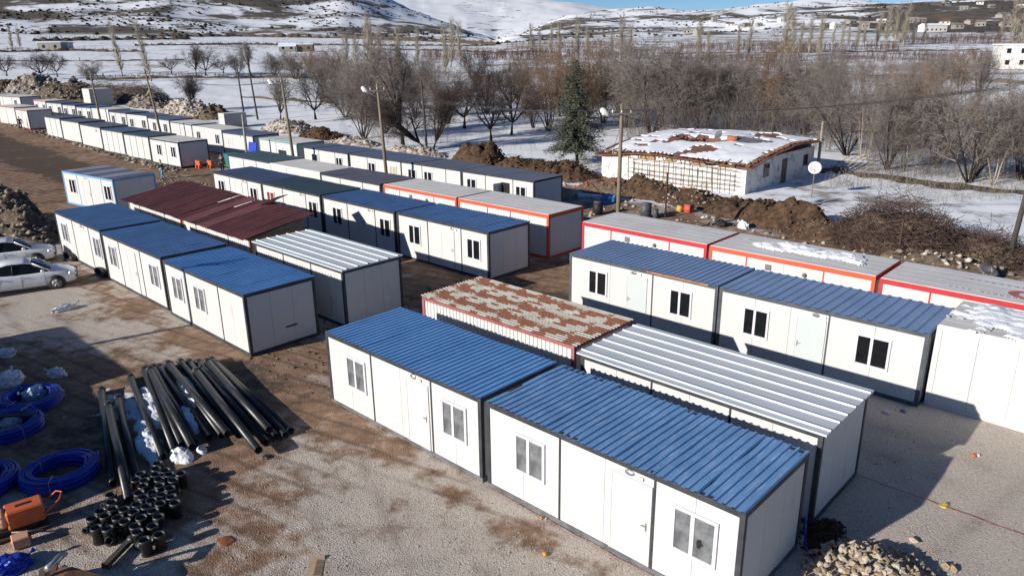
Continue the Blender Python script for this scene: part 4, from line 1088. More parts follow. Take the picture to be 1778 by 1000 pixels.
for a in [
    ('orchard', 72, 138, 86, 'round bare tree on the snow beside the far rubble heap', 1.15), ('orchard', 100, 134, 92, 'smaller bare tree just right of the round one by the far rubble', 1.0),
    ('orchard', 12, 132, 98, 'bare bushy tree cut by the picture edge above the far rubble', 1.4),
    ('orchard', 298, 129, 97, 'low leaning bushy tree left of the dark pair in the snow field', 1.3), ('bigdark', 341, 131, 80, 'dark bare tree, left one of the pair in the snow field', .8),
    ('orchard', 357, 132, 86, 'dark bare tree, right one of the pair in the snow field', 1.1), ('orchard', 388, 128, 100, 'low dark bush right of the dark tree pair', 1.5),
    ('big', 436, 132, 76, 'tall greyish bare tree before the field edge', .8), ('multi', 412, 130, 88, 'thin grey bush left of the tall greyish tree', .8),
    ('bigdark', 336, 192, 128, 'wide forked bare tree standing out of the pink rubble', 1.15), ('big', 487, 216, 138, 'bare tree leaning over the white plaster rubble', .9),
    ('orchard', 548, 207, 128, 'dark vase-shaped tree on open snow behind the wooden lamp pole', 1.0), ('multi', 160, 142, 108, 'small grey bush above the white cabin', 1.1),
    ('multi', 478, 134, 92, 'reddish brown bush at the field edge behind the vase-shaped tree', 1.3), ('multi', 512, 138, 92, 'dense brown bush, second along the field edge', 1.3), ('willow', 546, 140, 88, 'dense rusty bush, third along the field edge', 1.2),
    ('willow', 580, 142, 84, 'dense rusty bush below the pale poplar clump', 1.2), ('multi', 600, 205, 128, 'grey spreading bush right of the vase-shaped tree', 1.2),
    ('multi', 632, 240, 122, 'tall grey multi-stemmed tree next to the tall lamp pole', .95), ('big', 700, 255, 78, 'tallest dark bare tree behind the back row of containers', .72),
    ('multi', 668, 232, 118, 'thin grey tree between lamp pole and tallest tree', .8), ('orchard', 806, 223, 124, 'bare orchard tree with low fork, first of three on the snow', 1.0),
    ('orchard', 853, 249, 138, 'bare orchard tree with pale low trunk, nearest of three on the snow', .85), ('orchard', 888, 234, 128, 'bare orchard tree, third of three on the snow', .8),
    ('multi', 778, 215, 120, 'grey thicket tree behind the orchard trees', .9), ('multi', 926, 224, 140, 'dark small tree left of the rusty willows', .9),
    ('willow', 952, 228, 92, 'rusty orange willow, left of three behind the conifer', .8), ('willow', 1008, 222, 82, 'rusty orange willow, middle of three behind the conifer', .75), ('willow', 1048, 214, 76, 'rusty orange willow, right of three behind the conifer', .75),
    ('multi', 1085, 222, 108, 'dark grey thicket tree behind the lamp pole', .9), ('multi', 1132, 232, 72, 'very broad dark multi-stemmed tree behind the ruined house', 1.05), ('multi', 1180, 226, 92, 'grey tree right of the broad dark one', .9),
    ('multi', 1222, 226, 96, 'dark twiggy tree above the ruined roof dish', .95), ('multi', 1268, 226, 110, 'low dark tree behind the ruined roof', 1.0),
    ('willow', 1345, 232, 76, 'large rusty crowned tree behind the ruined house', .95), ('multi', 1312, 230, 112, 'dark stems left of the rusty crowned tree', .8), ('multi', 1395, 238, 110, 'grey tree right of the rusty crowned tree', .9),
    ('sapling', 1432, 262, 128, 'slim saplings beside the ruined house end', 1.1), ('multi', 1470, 268, 132, 'grey thicket tree right of the ruined house', .9), ('sapling', 1500, 272, 120, 'tall slim saplings on the snowy bank', 1.1),
    ('multi', 1540, 296, 128, 'thick dark-stumped tree at the edge of the snowy lot', .8), ('slim', 1568, 298, 172, 'white-barked slim tree with forked stem', .8), ('willow', 1585, 262, 118, 'rusty twigged tree behind the white-barked one', .9),
    ('multi', 1625, 286, 150, 'grey leaning tree between white-barked and dark trees', .9), ('multi', 1682, 318, 138, 'dark upright tree with many stems near the leaning pole', .8),
    ('slim', 1722, 322, 178, 'pale slender tree left of the leaning pole', .9), ('slim', 1745, 300, 160, 'pale slender tree just behind the leaning pole', .9), ('multi', 1772, 312, 132, 'grey tree cut by the picture edge behind the pole', .8),
    ('sapling', 1650, 270, 128, 'slim saplings behind the dark upright tree', 1.1), ('sapling', 1455, 240, 118, 'slim saplings behind the ruined house end thicket', 1.1), ('multi', 655, 178, 96, 'reddish grey tree below the tall pale poplar', .9),
    ('multi', 735, 190, 100, 'grey tree right behind the tallest dark tree', .9), ('sapling', 1375, 222, 100, 'thin stems behind the rusty crowned tree', 1.1), ('multi', 845, 195, 118, 'low grey tree behind the three orchard trees', .9)]:
    tree(*a[:5], gd, a[5])
# the forked tree that leans both ways
tree('bigdark', 742, 262, 128, 'dark trunk leaning far to one side, one half of the forked tree', gd, .8, lean=-0.75)
tree('bigdark', 752, 262, 138, 'dark trunk leaning slightly outward, upright half of the forked tree', gd, .7, lean=0.30)

q = random.Random(77); kinds = ['multi', 'multi', 'willow', 'big', 'multi', 'slim', 'sapling', 'bigdark']
for nm_, y0, y1, t0_, t1_, n_ in (('second', 192, 208, 92, 116, 19), ('third', 158, 178, 80, 106, 14)):
    for i in range(n_):
        px = 585 + (1185 if nm_ != 'fourth' else 1185) * (i + q.uniform(-.3, .3)) / n_
        if nm_ != 'fourth' and 745 < px < 900 and q.random() < .7: tk = 'orchard'
        else: tk = q.choice(kinds)
        tree(tk, px, q.uniform(y0, y1), q.uniform(t0_, t1_), f'bare tree, {ordn[i]} from the left in the {nm_} line of the tree belt', gd, q.uniform(.75, 1.0))
tree('poplar', 213, 133, 44, 'leaning pale poplar, left of two in the far snow field', 'far poplars', 1.0, -0.12, 'poplar')
tree('poplar', 263, 141, 44, 'leaning pale poplar, right of two in the far snow field', 'far poplars', 1.0, -0.12, 'poplar')
pop = [(22, 88, 50), (35, 86, 52), (604, 158, 62), (617, 160, 70), (640, 152, 38), (652, 150, 52), (662, 148, 60), (693, 112, 52), (725, 108, 50), (773, 128, 50), (783, 118, 42), (799, 112, 44), (925, 98, 46), (938, 100, 56), (955, 104, 52), (972, 98, 44), (1004, 102, 38), (1020, 98, 52),
       (1062, 100, 56), (1076, 108, 34), (1092, 112, 50), (1210, 108, 42), (1228, 104, 58), (1280, 100, 48), (1298, 102, 40), (1362, 108, 14), (1374, 100, 26), (1386, 98, 44), (1404, 96, 38), (1422, 102, 34), (1446, 80, 44), (1460, 82, 40), (1473, 80, 46), (1486, 82, 36),
       (1500, 80, 44), (1522, 80, 26), (1536, 80, 16), (1553, 80, 14), (1568, 80, 12), (1585, 78, 34), (1604, 78, 42), (1737, 70, 28), (1756, 112, 4), (1768, 100, 24)]
for i, (px, py, ty) in enumerate(pop):
    tree('poplar', px, py, ty, f'tall pale bare poplar, {ordn[i]} from the left along the distant rows', 'far poplars', 1.5, 0, 'poplar')
# conifer
def conifer(px, py, topy):
    p = G(px, py); h = (py - topy) * depth(p) / FPX; r = np.random.RandomState(5)
    root = empty('conifer', p, 0, 'dark green conifer, the only evergreen, behind the back row', 'tree')
    tube('trunk', [(0.25, 0, -.1), (0.1, 0, h * .2), (0, 0, h * .6), (0, 0, h * .98)], [.16, .14, .08, .02], M['barkdark'], root, 8)
    V, F = [], []; P0, P1 = [], []
    for k in range(250):
        u = 0.12 + 0.86 * (k / 250.); z = h * u
        L = h * 0.325 * (1 - u) ** 0.66 * r.uniform(.6, 1.15) + .18
        a = k * 2.399 + r.uniform(-.3, .3); dr = r.uniform(-.05, .22)
        d = np.array([math.cos(a), math.sin(a), .12 - dr])
        n = max(3, int(L / .2))
        P0.append((0, 0, z)); P1.append(tuple(d * L * .9 + np.array([0, 0, z])))
        for i in range(n * 9):
            w = (i / 9. + .6 + r.rand() * .6) / n
            if w > 1.05: continue
            c = np.array([0, 0, z]) + d * L * w + np.array([0, 0, -.16 * L * w * w])
            q = .10 + .34 * L * .3 * (1 - w * .6)
            e1 = r.randn(3) * np.array([1, 1, .35]); e1 /= np.linalg.norm(e1); e2 = r.randn(3) * np.array([1, 1, .6]); e2 /= np.linalg.norm(e2)
            b = len(V); c = c + r.randn(3) * .09
            V += [c, c + e1 * q * 1.1, c + e1 * q * .55 + e2 * q * .45]; F.append((b, b + 1, b + 2))
    o = obj('crown', npmesh('crown', V, F, M['needle'])); o.parent = root
    o = obj('branches', seg_mesh('branches', P0, P1, np.full(len(P0), .03), np.full(len(P0), .008), 3, M['barkdark'])); o.parent = root
conifer(998, 284, 110)
# thickets, orchard rows and hill scrub: masses nobody could count
def shoots(name, label, n, place, hrange, mat, seed, kids=5, rad=.012, cat='thicket'):
    r = np.random.RandomState(seed); P0, P1, R0, R1 = [], [], [], []
    for _ in range(n):
        p, sc = place(r)
        h = r.uniform(*hrange) * sc; d = np.array([r.randn() * .16, r.randn() * .16, 1]); q = p
        for k in range(3):
            d = d + r.randn(3) * np.array([.1, .1, .05]); e = q + d * h / 3
            P0.append(q); P1.append(e); R0.append(rad * sc * (1 - k * .28)); R1.append(rad * sc * (1 - (k + 1) * .28)); q = e
            for _k in range(kids if k else 1):
                dd = d * .6 + r.randn(3) * .6; L = h * r.uniform(.12, .3)
                P0.append(e - d * h / 3 * r.rand()); P1.append(P0[-1] + dd * L); R0.append(rad * .55 * sc); R1.append(rad * .2 * sc)
    o = obj(name, seg_mesh(name, P0, P1, R0, R1, 3, mat)); tag(o, label, cat, kind='stuff'); return o
def px_region(pts):
    """random ground points inside pixel boxes (x0,x1,y0,y1,weight,scale)"""
    w = np.array([q[4] for q in pts], float); w /= w.sum()
    def fn(r):
        q = pts[r.choice(len(pts), p=w)]
        p = G(r.uniform(q[0], q[1]), r.uniform(q[2], q[3])); return np.array(p), q[5]
    return fn
shoots('grey_thicket', 'grey leafless thicket filling the belt behind the trees', 2600, px_region([(1080, 1520, 190, 262, 3, 1), (620, 780, 190, 255, 1, .8), (560, 700, 120, 180, 1, 1), (1500, 1778, 235, 315, 1.6, .8), (1040, 1250, 160, 210, 1, 1)]), (2.2, 6.2), M['twiggrey'], 1, 5, .017)
shoots('dark_thicket', 'dark low brushwood under the bare trees', 1700, px_region([(1080, 1500, 200, 262, 3, 1), (450, 620, 118, 150, 1.6, 1.2), (1520, 1700, 260, 312, 1, .7), (720, 1000, 240, 285, .6, .4)]), (1.2, 3.6), M['twigdark'], 2, 6, .014)
shoots('rusty_thicket', 'rusty brown thicket among the willows', 700, px_region([(900, 1080, 150, 225, 2, 1), (1290, 1420, 150, 220, 1, 1.1), (560, 690, 110, 160, .8, 1), (1520, 1640, 180, 260, 1, .9)]), (2.2, 5.0), M['twigred'], 3)
shoots('sapling_stand', 'pale thin saplings standing in the snow beyond the thicket', 600, px_region([(1400, 1778, 130, 235, 3, 1), (430, 620, 100, 200, .8, .8), (960, 1300, 100, 150, 1, 1.2)]), (2.5, 6.0), M['twigpale'], 4, 3)
orows = [(735, 952, 100, 106, 3, 1), (950, 1180, 98, 105, 2, 1), (1180, 1420, 84, 92, 3, 1), (1560, 1745, 70, 78, 3, 1), (1380, 1560, 86, 92, 2, 1), (1440, 1760, 100, 112, 3, .8), (880, 1100, 82, 86, 1.5, 1), (1180, 1400, 104, 112, 2, .8)]
shoots('orchard_rows', 'red-brown rows of distant bare orchard', 3000, px_region(orows), (2.2, 3.8), M['orchard'], 5, 6, .06, 'orchard')
hedges = [(150, 620, 134.5, 136.5, 3, 1), (230, 620, 78, 80, 2, 1.4), (0, 240, 88, 90, 1.4, 1.2), (60, 330, 66, 72, 3, 1.6), (380, 480, 76, 84, 1, 1.2), (0, 160, 105, 107, .6, .8), (550, 640, 96, 120, 1.2, 1), (640, 860, 72, 76, 1, 1.5), (300, 460, 104, 106, .6, .7)]
shoots('field_hedges', 'dark hedge lines and scrub between distant snow fields', 1300, px_region(hedges), (0.35, 1.2), M['twigdark'], 6, 5, .06, 'hedge')
def hill_pts(r, n):
    out = []
    while len(out) < n:
        px = r.uniform(-100, 1900); k = r.uniform(0.0, 1.0); az = math.atan((px - 889) / 1352)
        rf, rc = np.interp(px, COLS, RF), np.interp(px, COLS, RC); q = rf + (rc - rf) * k
        x, y = q * math.sin(az), q * math.cos(az)
        if fbm(x, y, 1 / 60., 12) > 0.48: out.append((x, y))
    return np.array(out)
stones_stuff('hill_scrub', 9000, hill_pts, (0.4, 2.2), M['scrub'], 'dark scrub dotted over the far hillsides', 'scrub')
p = G(1555, 432); brush_pile('big heap of cut brown branches on the snowy lot', p, 3.5, 2.6, 3.2, 4200, 3, 'brushred')
p = G(1700, 452); brush_pile('dark brush heap at the foot of the leaning pole', p, 2.5, 1.8, 2.0, 1700, 4, 'brushred')
p = G(238, 176); brush_pile('dark brush mound behind the long back row', p, 8.0, 5.0, 3.6, 3000, 6, 'twiggrey', .03)
p = G(180, 168); brush_pile('brown brush mound behind the small white cabin', p, 7.0, 5.0, 3.0, 2400, 7, 'twiggrey', .03)

# earth banks and dry grass strips between the fields
M['bank'] = pm('dry_grass_earth', (0.16, 0.125, 0.09), (0.085, 0.068, 0.052), 0.95, 0.9, 0, 0.8, 5, (1, 1, 1), 0.1, 0.35, 0.65, True)
def bank(pts, w, h, seed):
    P = [Vector(G(*p)) for p in pts]; L = []
    for a, b in zip(P[:-1], P[1:]):
        n = max(2, int((b - a).length / max(1.5, w * .6)))
        L += [a.lerp(b, k / n) for k in range(n)]
    L.append(P[-1]); v, f = [], []; q = random.Random(seed); prof = [(-1, -.06), (-.55, .5), (0, 1), (.5, .55), (1, -.06)]
    for i, p in enumerate(L):
        d = (L[min(i + 1, len(L) - 1)] - L[max(i - 1, 0)]); d.z = 0; d.normalize(); nrm = Vector((-d.y, d.x, 0)); ww = w * q.uniform(.55, 1.25); hh = h * q.uniform(.4, 1.4)
        for a, z in prof:
            x = p + nrm * a * ww; v.append((x.x, x.y, hgt(x.x, x.y) + z * hh - .02))
    for i in range(len(L) - 1):
        for k in range(4): f.append((i * 5 + k, (i + 1) * 5 + k, (i + 1) * 5 + k + 1, i * 5 + k + 1))
    o = mesh('field_bank', v, f, M['bank'], False); o['kind'] = 'structure'; return o
for i, (pts, w, h) in enumerate([([(150, 139), (300, 136), (460, 135), (620, 139)], .8, .55), ([(235, 80), (420, 78), (640, 80), (860, 80)], 2.0, .9), ([(0, 107), (160, 107), (320, 105)], .8, .4), ([(0, 91), (120, 89), (250, 91)], 1.6, .8),
        ([(230, 64.5), (420, 64), (600, 67), (760, 73), (865, 78)], 4.0, 2.0), ([(1400, 128), (1560, 134), (1800, 146)], 1.2, .6), ([(1430, 297), (1560, 313), (1680, 326), (1800, 336)], 2.2, .07),
        ([(420, 170), (520, 176), (600, 182)], .7, .4), ([(640, 86), (800, 90), (960, 92)], 1.8, .7), ([(1150, 94), (1400, 92), (1700, 88)], 1.6, .6), ([(60, 72), (200, 70), (330, 69)], 3.5, 1.8)]):
    bank(pts, w, h, i)
shoots('dry_grass', 'dry brown grass along the edge of the snowy lot', 1300, px_region([(1430, 1778, 298, 332, 3, 1), (1000, 1130, 262, 300, 1, 1), (1560, 1778, 332, 352, .8, .8)]), (.3, .75), M['barkpale'], 9, 3, .014, 'grass')

# ------------------------------------------------------------------ the ruined house
M['plaster'] = pm('whitewashed_plaster', (0.72, 0.70, 0.67), (0.40, 0.34, 0.29), 0.9, 1.3, 0, 0.4, 10, (1, 1, 1), 0.2, 0.46, 0.70)
M['timber'] = pm('old_timber', (0.20, 0.15, 0.105), (0.10, 0.078, 0.06), 0.9, 4)
M['ochre'] = pm('ochre_mudbrick', (0.42, 0.28, 0.14), (0.27, 0.17, 0.09), 0.9, 2)
def house():
    s0, t0, LW, DP, hw = -38.6, 52.4, 13.4, 12.6, 2.45
    b = W(s0, t0); z0 = hgt(*W(s0 + LW / 2, t0 + 2)[:2]) - 0.05
    root = empty('ruined_house', (b.x, b.y, z0), YAW, 'half collapsed white house with snow on its tiled roof', 'house')
    def wallv(name, x0, x1, y0, y1, h=hw, n=14, rag=0.0, seed=1):
        """wall with an uneven broken top"""
        q = random.Random(seed); v, f = [], []; ax = abs(x1 - x0) > abs(y1 - y0)
        for i in range(n + 1):
            u = i / n; top = h - rag * q.random() ** 2
            if ax: P = [(x0 + (x1 - x0) * u, y) for y in (y0, y1)]
            else: P = [(x, y0 + (y1 - y0) * u) for x in (x0, x1)]
            for (x, y) in P: v += [(x, y, -0.3), (x, y, top)]
        for i in range(n):
            a = i * 4; c = a + 4
            f += [(a, c, c + 1, a + 1), (a + 2, a + 3, c + 3, c + 2), (a + 1, c + 1, c + 3, a + 3)]
        f += [(0, 1, 3, 2), (n * 4, n * 4 + 2, n * 4 + 3, n * 4 + 1)]
        return mesh(name, v, f, M['plaster'], False, root)
    wallv('wall', 0, LW, 0, .3, 2.45, 20, .5, 2)
    wallv('wall', LW - .3, LW, .302, DP, 2.5, 10, .05, 3)
    wallv('wall', 0, LW - .302, DP - .3, DP, 2.8, 10, .1, 4)
    wallv('wall', 0, .3, .302, DP - .302, 2.3, 10, .9, 5)
    # windows and door in the shaded end
    for y, w, z1, z2, nm in ((2.9, .95, 1.0, 2.05, 'window'), (6.2, .9, 0.1, 2.05, 'door'), (10.4, .85, 1.0, 1.95, 'window')):
        o = box(nm, LW - .002, LW + .05, y, y + w, z1, z2, M['greysteel' if nm == 'window' else 'timber'], root)
        if nm == 'window':
            for k in (-.23, .23): box('pane', .026, .034, k - .19, k + .19, -.42, .42, M['glass'], o)
    # broken roof: sheets of snow over tiles, sagging, with a caved hole
    res = 44; xs = np.linspace(-0.55, LW + 0.6, res); ys = np.linspace(-0.45, DP + 0.5, res)
    X, Y = np.meshgrid(xs, ys)
    Z = 2.42 + 0.95 * np.sin(np.clip((Y + .7) / (DP * .95), 0, 1) * 1.9) ** 1 - 0.25 * ((X - LW / 2) / (LW / 2)) ** 2
    Z += (fbm(X, Y, .35, 3) - .5) * .3 - 0.2 * np.exp(-((X - 1.0) / 2.2) ** 2 - ((Y - .2) / 2.4) ** 2)
    hole = np.exp(-((X - 6.6) / 1.5) ** 2 - ((Y - 6.0) / 1.0) ** 2); Z -= hole * .8
    def sheet(name, dz, mat, keep, thick):
        idx = -np.ones(X.shape, int); v, f = [], []
        for i in range(res):
            for j in range(res): idx[i, j] = len(v); v.append((X[i, j], Y[i, j], Z[i, j] + dz[i, j]))
        n = len(v)
        for p in list(v): v.append((p[0], p[1], p[2] - thick))
        cells = [(i, j) for i in range(res - 1) for j in range(res - 1) if keep[i, j] and keep[i + 1, j] and keep[i, j + 1] and keep[i + 1, j + 1]]
        cs = set(cells)
        for (i, j) in cells:
            a, b_, c, d = idx[i, j], idx[i, j + 1], idx[i + 1, j + 1], idx[i + 1, j]
            f += [(a, b_, c, d), (d + n, c + n, b_ + n, a + n)]
            for (di, dj, e0, e1) in ((-1, 0, a, b_), (0, 1, b_, c), (1, 0, c, d), (0, -1, d, a)):
                if (i + di, j + dj) not in cs: f.append((e0, e0 + n, e1 + n, e1))
        return mesh(name, v, f, mat, False, root)
    nz = fbm(X, Y, .9, 8)
    sheet('roof', np.zeros_like(Z), M['tile'], (hole < .62), .07)
    rim = np.minimum.reduce([X + .5, LW + .55 - X, Y + .45, DP + .45 - Y]) + (fbm(X, Y, 1.6, 5) - .5) * .7
    edge = rim > 0.30 + .5 * (nz - .35)
    orange = np.exp(-((X - 5.2) / 1.6) ** 2 - ((Y - 5.6) / 1.0) ** 2) > (.30 + nz * .5)
    so = sheet('roof_snow', .03 + .07 * nz, M['snow'], edge & (hole < .35) & ~orange & (fbm(X, Y, .55, 41, 4) < .70) & (fbm(X, Y, 1.3, 44, 3) < .78), .06)
    # eave tiles
    tv, tf = [], []
    for k in range(7):
        a = math.pi * k / 6
        for y in (0, .42): tv.append((.10 * math.cos(a), y, .085 * math.sin(a)))
    tf = [(2 * k, 2 * k + 1, 2 * k + 3, 2 * k + 2) for k in range(6)]
    tm = bpy.data.meshes.new('tile'); tm.from_pydata(tv, [], tf); tm.materials.append(M['tile'])
    q = random.Random(4)
    def zroof(x, y): return Z[int(np.clip(np.searchsorted(ys, y), 0, res - 1)), int(np.clip(np.searchsorted(xs, x), 0, res - 1))]
    for i in range(62):
        x = -.4 + i * .225
        if q.random() < .38: continue
        obj('tile', tm, root, (x, -.6 + q.uniform(-.1, .12), zroof(x, -.3) + .02), (math.radians(12 + q.uniform(-9, 9)), 0, q.uniform(-.2, .2)))
    for i in range(56):
        y = -.5 + i * .235
        if q.random() < .28: continue
        obj('tile', tm, root, (LW + .35 + q.uniform(-.08, .08), y, zroof(LW + .4, y) + .05), (0, math.radians(q.uniform(-8, 8)), math.pi / 2 + q.uniform(-.2, .2)))
    for i in range(38):      # loose tiles round the hole
        a = q.random() * 6.28; x, y = 5.6 + math.cos(a) * q.uniform(.2, 1.9), 5.7 + math.sin(a) * q.uniform(.1, 1.0)
        obj('tile', tm, root, (x, y, zroof(x, y) + .12), (q.uniform(-.4, .4), q.uniform(-.4, .4), q.uniform(0, 6.28)))
    # timber wall plate and broken rafters showing under the eave
    for i in range(16):
        x = .3 + i * .82
        tube('rafter', [(x, -.7 + q.uniform(-.2, .1), 2.3 + q.uniform(-.15, .05)), (x + q.uniform(-.15, .15), .8, 2.5)], .05, M['timber'], root, 5)
    for i in range(5):
        x = 1.5 + i * 2.4; box('mudbrick_patch', x, x + q.uniform(.8, 1.7), -.02, .1, 1.95, 2.3, M['ochre'], root)
    box('eave_beam', .1, LW - .1, -.14, -.03, 2.32, 2.43, M['timber'], root)
    return root, z0
house_root, hz = house()
def roof_pt(x, y, z): return Vector(house_root.location) + Vector((x * CY - y * SY, x * SY + y * CY, z))
# solar water heater, dish on the roof
def dish(label, base, r, h, face, cup=.25, mat='whitesteel'):
    root = empty('satellite_dish', base, 0, label, 'satellite dish')
    tube('mast', [(0, 0, -.1), (0, 0, h)], .035, M['woodpole'], root, 8)
    v, f = [(0, 0, 0)], []; n = 20
    d = Vector(face).normalized(); x = d.cross(Vector((0, 0, 1))).normalized(); y = x.cross(d)
    for k in range(1, 4):
        for i in range(n):
            a = i * 6.283 / n; rr = r * k / 3
            v.append(x * math.cos(a) * rr + y * math.sin(a) * rr + d * (cup * r * (k / 3.) ** 2))
    for i in range(n): f.append((0, 1 + i, 1 + (i + 1) % n))
    for k in range(2):
        for i in range(n): a = 1 + k * n; f.append((a + i, a + n + i, a + n + (i + 1) % n, a + (i + 1) % n))
    o = mesh('reflector', v, f, M[mat], True, root, (0, 0, h)); o.modifiers.new('t', 'SOLIDIFY').thickness = .03
    tube('feed_arm', [Vector((0, 0, h)) - y * r * .8, Vector((0, 0, h)) + d * r * .9], .015, M['chrome'], root, 5)
    return root
dish('round white satellite dish on a leaning post beside the ruined house', G(1409, 343), .47, 2.15, (-.4, -1, .35))
dish('grey satellite dish standing on the snowy ruined roof', roof_pt(8.2, 5.2, 2.9), .42, .75, (-1, -.4, .5), .25, 'greysteel')
dish('bluish dish lying behind the lettered grey roof', G(1712, 484), .45, .35, (.1, -.5, 1), .25, 'greysteel')
w_ = roof_pt(9.4, 5.4, 2.95)
sw = empty('solar_water_heater', w_, YAW + .2, 'collapsed solar water heater panel on the snowy roof', 'water heater')
v, f = boxes([(0, 2.9, 0, 1.2, 0, .1)]); mesh('panel', v, f, M['greysteel'], False, sw, (0, 0, .25), (.25, .1, 0))
tube('tank', [(-.55, .3, .5), (.25, .3, .45)], .24, M['brick'], sw, 12); tube('frame_leg', [(.1, .2, 0), (.1, .2, .4)], .03, M['chrome'], sw, 5); tube('frame_leg', [(2.4, .2, 0), (2.4, .2, .5)], .03, M['chrome'], sw, 5)
# trellis against the front wall
tr = empty('trellis', tuple(roof_pt(3.2, -.55, 0)), YAW, 'dark wooden lattice trellis before the white ruined wall', 'trellis')
q = random.Random(9)
for i in range(15):
    x = i * .66 + q.uniform(-.15, .15); tube('upright', [(x, 0, -.1), (x + q.uniform(-.12, .12), q.uniform(-.1, .1), q.uniform(1.7, 2.25))], .036, M['timber'], tr, 5)
for k in range(5):
    zz = .45 + k * .38; tube('rail', [(-.1, .03, zz + q.uniform(-.06, .06)), (4.9, .05, zz + q.uniform(-.1, .1)), (9.7, .03, zz + q.uniform(-.12, .12))], .03, M['timber'], tr, 5)
# broken fence / ladder leaning at the house end
lf = empty('broken_fence', G(1440, 300), YAW + .5, 'broken pale wooden fence lying at the ruined house end', 'fence')
for k in range(7): tube('slat', [(k * .45, 0, .1), (k * .45 + 1.9, .4, 1.6 - k * .1)], .04, M['barkpale'], lf, 5)
for k in range(3): tube('rail', [(k * .5, .2, .4 + k * .4), (3.6 + k * .2, .3, .2 + k * .35)], .04, M['barkpale'], lf, 5)
stones_stuff('fallen_bricks', 420, lambda r, n: np.array([tuple(roof_pt(u, w, 0)[:2]) for u, w in zip(r.uniform(-1, 11, n), -.6 - 1.6 * r.rand(n) ** 2)]), (.07, .24), M['brick'], 'fallen red bricks and tiles at the foot of the ruined wall', 'bricks')

# ------------------------------------------------------------------ poles and wires
def pole(label, p, h, lamp=True, mat='woodpole', lean=(0, 0), arm=1, side=(-1, 0)):
    root = empty('lamp_pole' if lamp else 'utility_pole', p, 0, label, 'lamp pole' if lamp else 'utility pole')
    top = Vector((lean[0], lean[1], h))
    tube('post', [(0, 0, -.4), top * .5, top], [.14, .12, .085], M[mat], root, 10)
    if arm:
        box('crossarm', top.x - .55, top.x + .55, top.y - .14, top.y - .09, h - .55, h - .45, M['greysteel'], root)
        for x in (-.5, 0, .5): tube('insulator', [(top.x + x, top.y - .11, h - .45), (top.x + x, top.y - .11, h - .28)], .035, M['lampwhite'], root, 8)
    if lamp:
        sx, sy = side
        tube('lamp_arm', [(top.x, top.y, h - 1.0), (top.x + sx * .45, top.y + sy * .45, h - .75), (top.x + sx * .8, top.y + sy * .8, h - .55)], .03, M['chrome'], root, 6)
        lh = tube('lamp_head', [(top.x + sx * .65, top.y + sy * .65, h - .66), (top.x + sx * .8, top.y + sy * .8, h - .52), (top.x + sx * 1.05, top.y + sy * 1.05, h - .30), (top.x + sx * 1.15, top.y + sy * 1.15, h - .22)], [.07, .15, .17, .08], M['lampwhite'], root, 10)
        tube('lamp_glass', [(top.x + sx * .85, top.y + sy * .85, h - .62), (top.x + sx * 1.05, top.y + sy * 1.05, h - .45)], .12, M['chrome'], lh, 8)
    return root, Vector(p) + top
def ppos(px, py, t): s, z = onplane(px, py, t); return W(s, t, hgt(*W(s, t)[:2]))
_, e1 = pole('tall wooden lamp pole rising between the purple-grey and slate roofs', ppos(672, 290, 34.3), 8.4, lean=(-.35, 0))
_, e2 = pole('wooden lamp pole behind the red-framed grey roof', ppos(1074, 350, 34.5), 7.8)
_, e3 = pole('wooden lamp pole in front of the teal-framed container', ppos(510, 262, 34.6), 8.6, lean=(-.45, 0))
_, e4 = pole('thin guyed wooden pole standing among the far roofs', ppos(278, 205, 35.0), 8.6, lamp=False, lean=(-.9, 0))
_, e5 = pole('dark leaning pole at the snowy lot edge', ppos(1749, 453, 43.2), 9.5, lamp=False, mat='poledark', lean=(.75, .1))
_, e6 = pole('dark slim pole beside the trees behind the long row', G(448, 208), 9.0, lamp=False, mat='poledark', lean=(-.6, 0), arm=0)
_, e7 = pole('slim pole left of the dark one behind the long row', G(424, 200), 8.5, lamp=False, mat='poledark', lean=(-.3, 0), arm=0)
_, e8 = pole('thin pole before the farthest containers', ppos(173, 197, 36.0), 7.0, lamp=False, lean=(-.3, 0), arm=0)
_, e9 = pole('dark pole in front of the forked leaning tree', G(742, 268), 7.6, lamp=False, mat='poledark', lean=(-.3, 0), arm=0)
_, e10 = pole('wooden pole just outside the picture near the pipe yard', W(-33.0, -2.0, 0), 8.5, lamp=False)
_, e11 = pole('thin post rising at the far corner of the ruined house', roof_pt(14.0, 12.2, 0), 4.6, lamp=False, arm=0, mat='barkpale')
_, e12 = pole('thin pale mast among the navy and teal containers', ppos(426, 245, 34.8), 5.0, lamp=False, arm=0, mat='conc')
for lab, px, py, h in (('rusty steel post with a guy wire behind the red-framed roof', 1155, 378, 2.9), ('dark steel post standing before the big brush pile', 1558, 452, 2.2)):
    p = G(px, py); r = empty('steel_post', p, 0, lab, 'post'); tube('shaft', [(0, 0, -.3), (0, 0, h)], .06, M['steelrust'], r, 8); box('cap', -.08, .08, -.08, .08, h, h + .05, M['steelrust'], r)
    if px == 1155: guy_a = Vector(p) + Vector((0, 0, h - .2))
wires = [(e4, e3, 3), (e3, e1, 3), (e1, e2, 3), (e2, e5, 3), (e8, e4, 2), (e2, e11, 1), (e6, e7, 1), (e7, e4, 2), (e9, e6, 1), (e11, e5 + Vector((0, 0, -1.5)), 2)]
wn_ = 0
names_w = ['between the guyed pole and the teal-side lamp pole', 'between the teal-side lamp pole and the tall lamp pole', 'between the two tall lamp poles', 'from the lamp pole to the dark leaning pole', 'over the far roofs', 'to the ruined house', 'between the dark slim poles', 'from the slim pole to the guyed pole', 'from the forked tree pole to the slim pole', 'across the snowy lot']
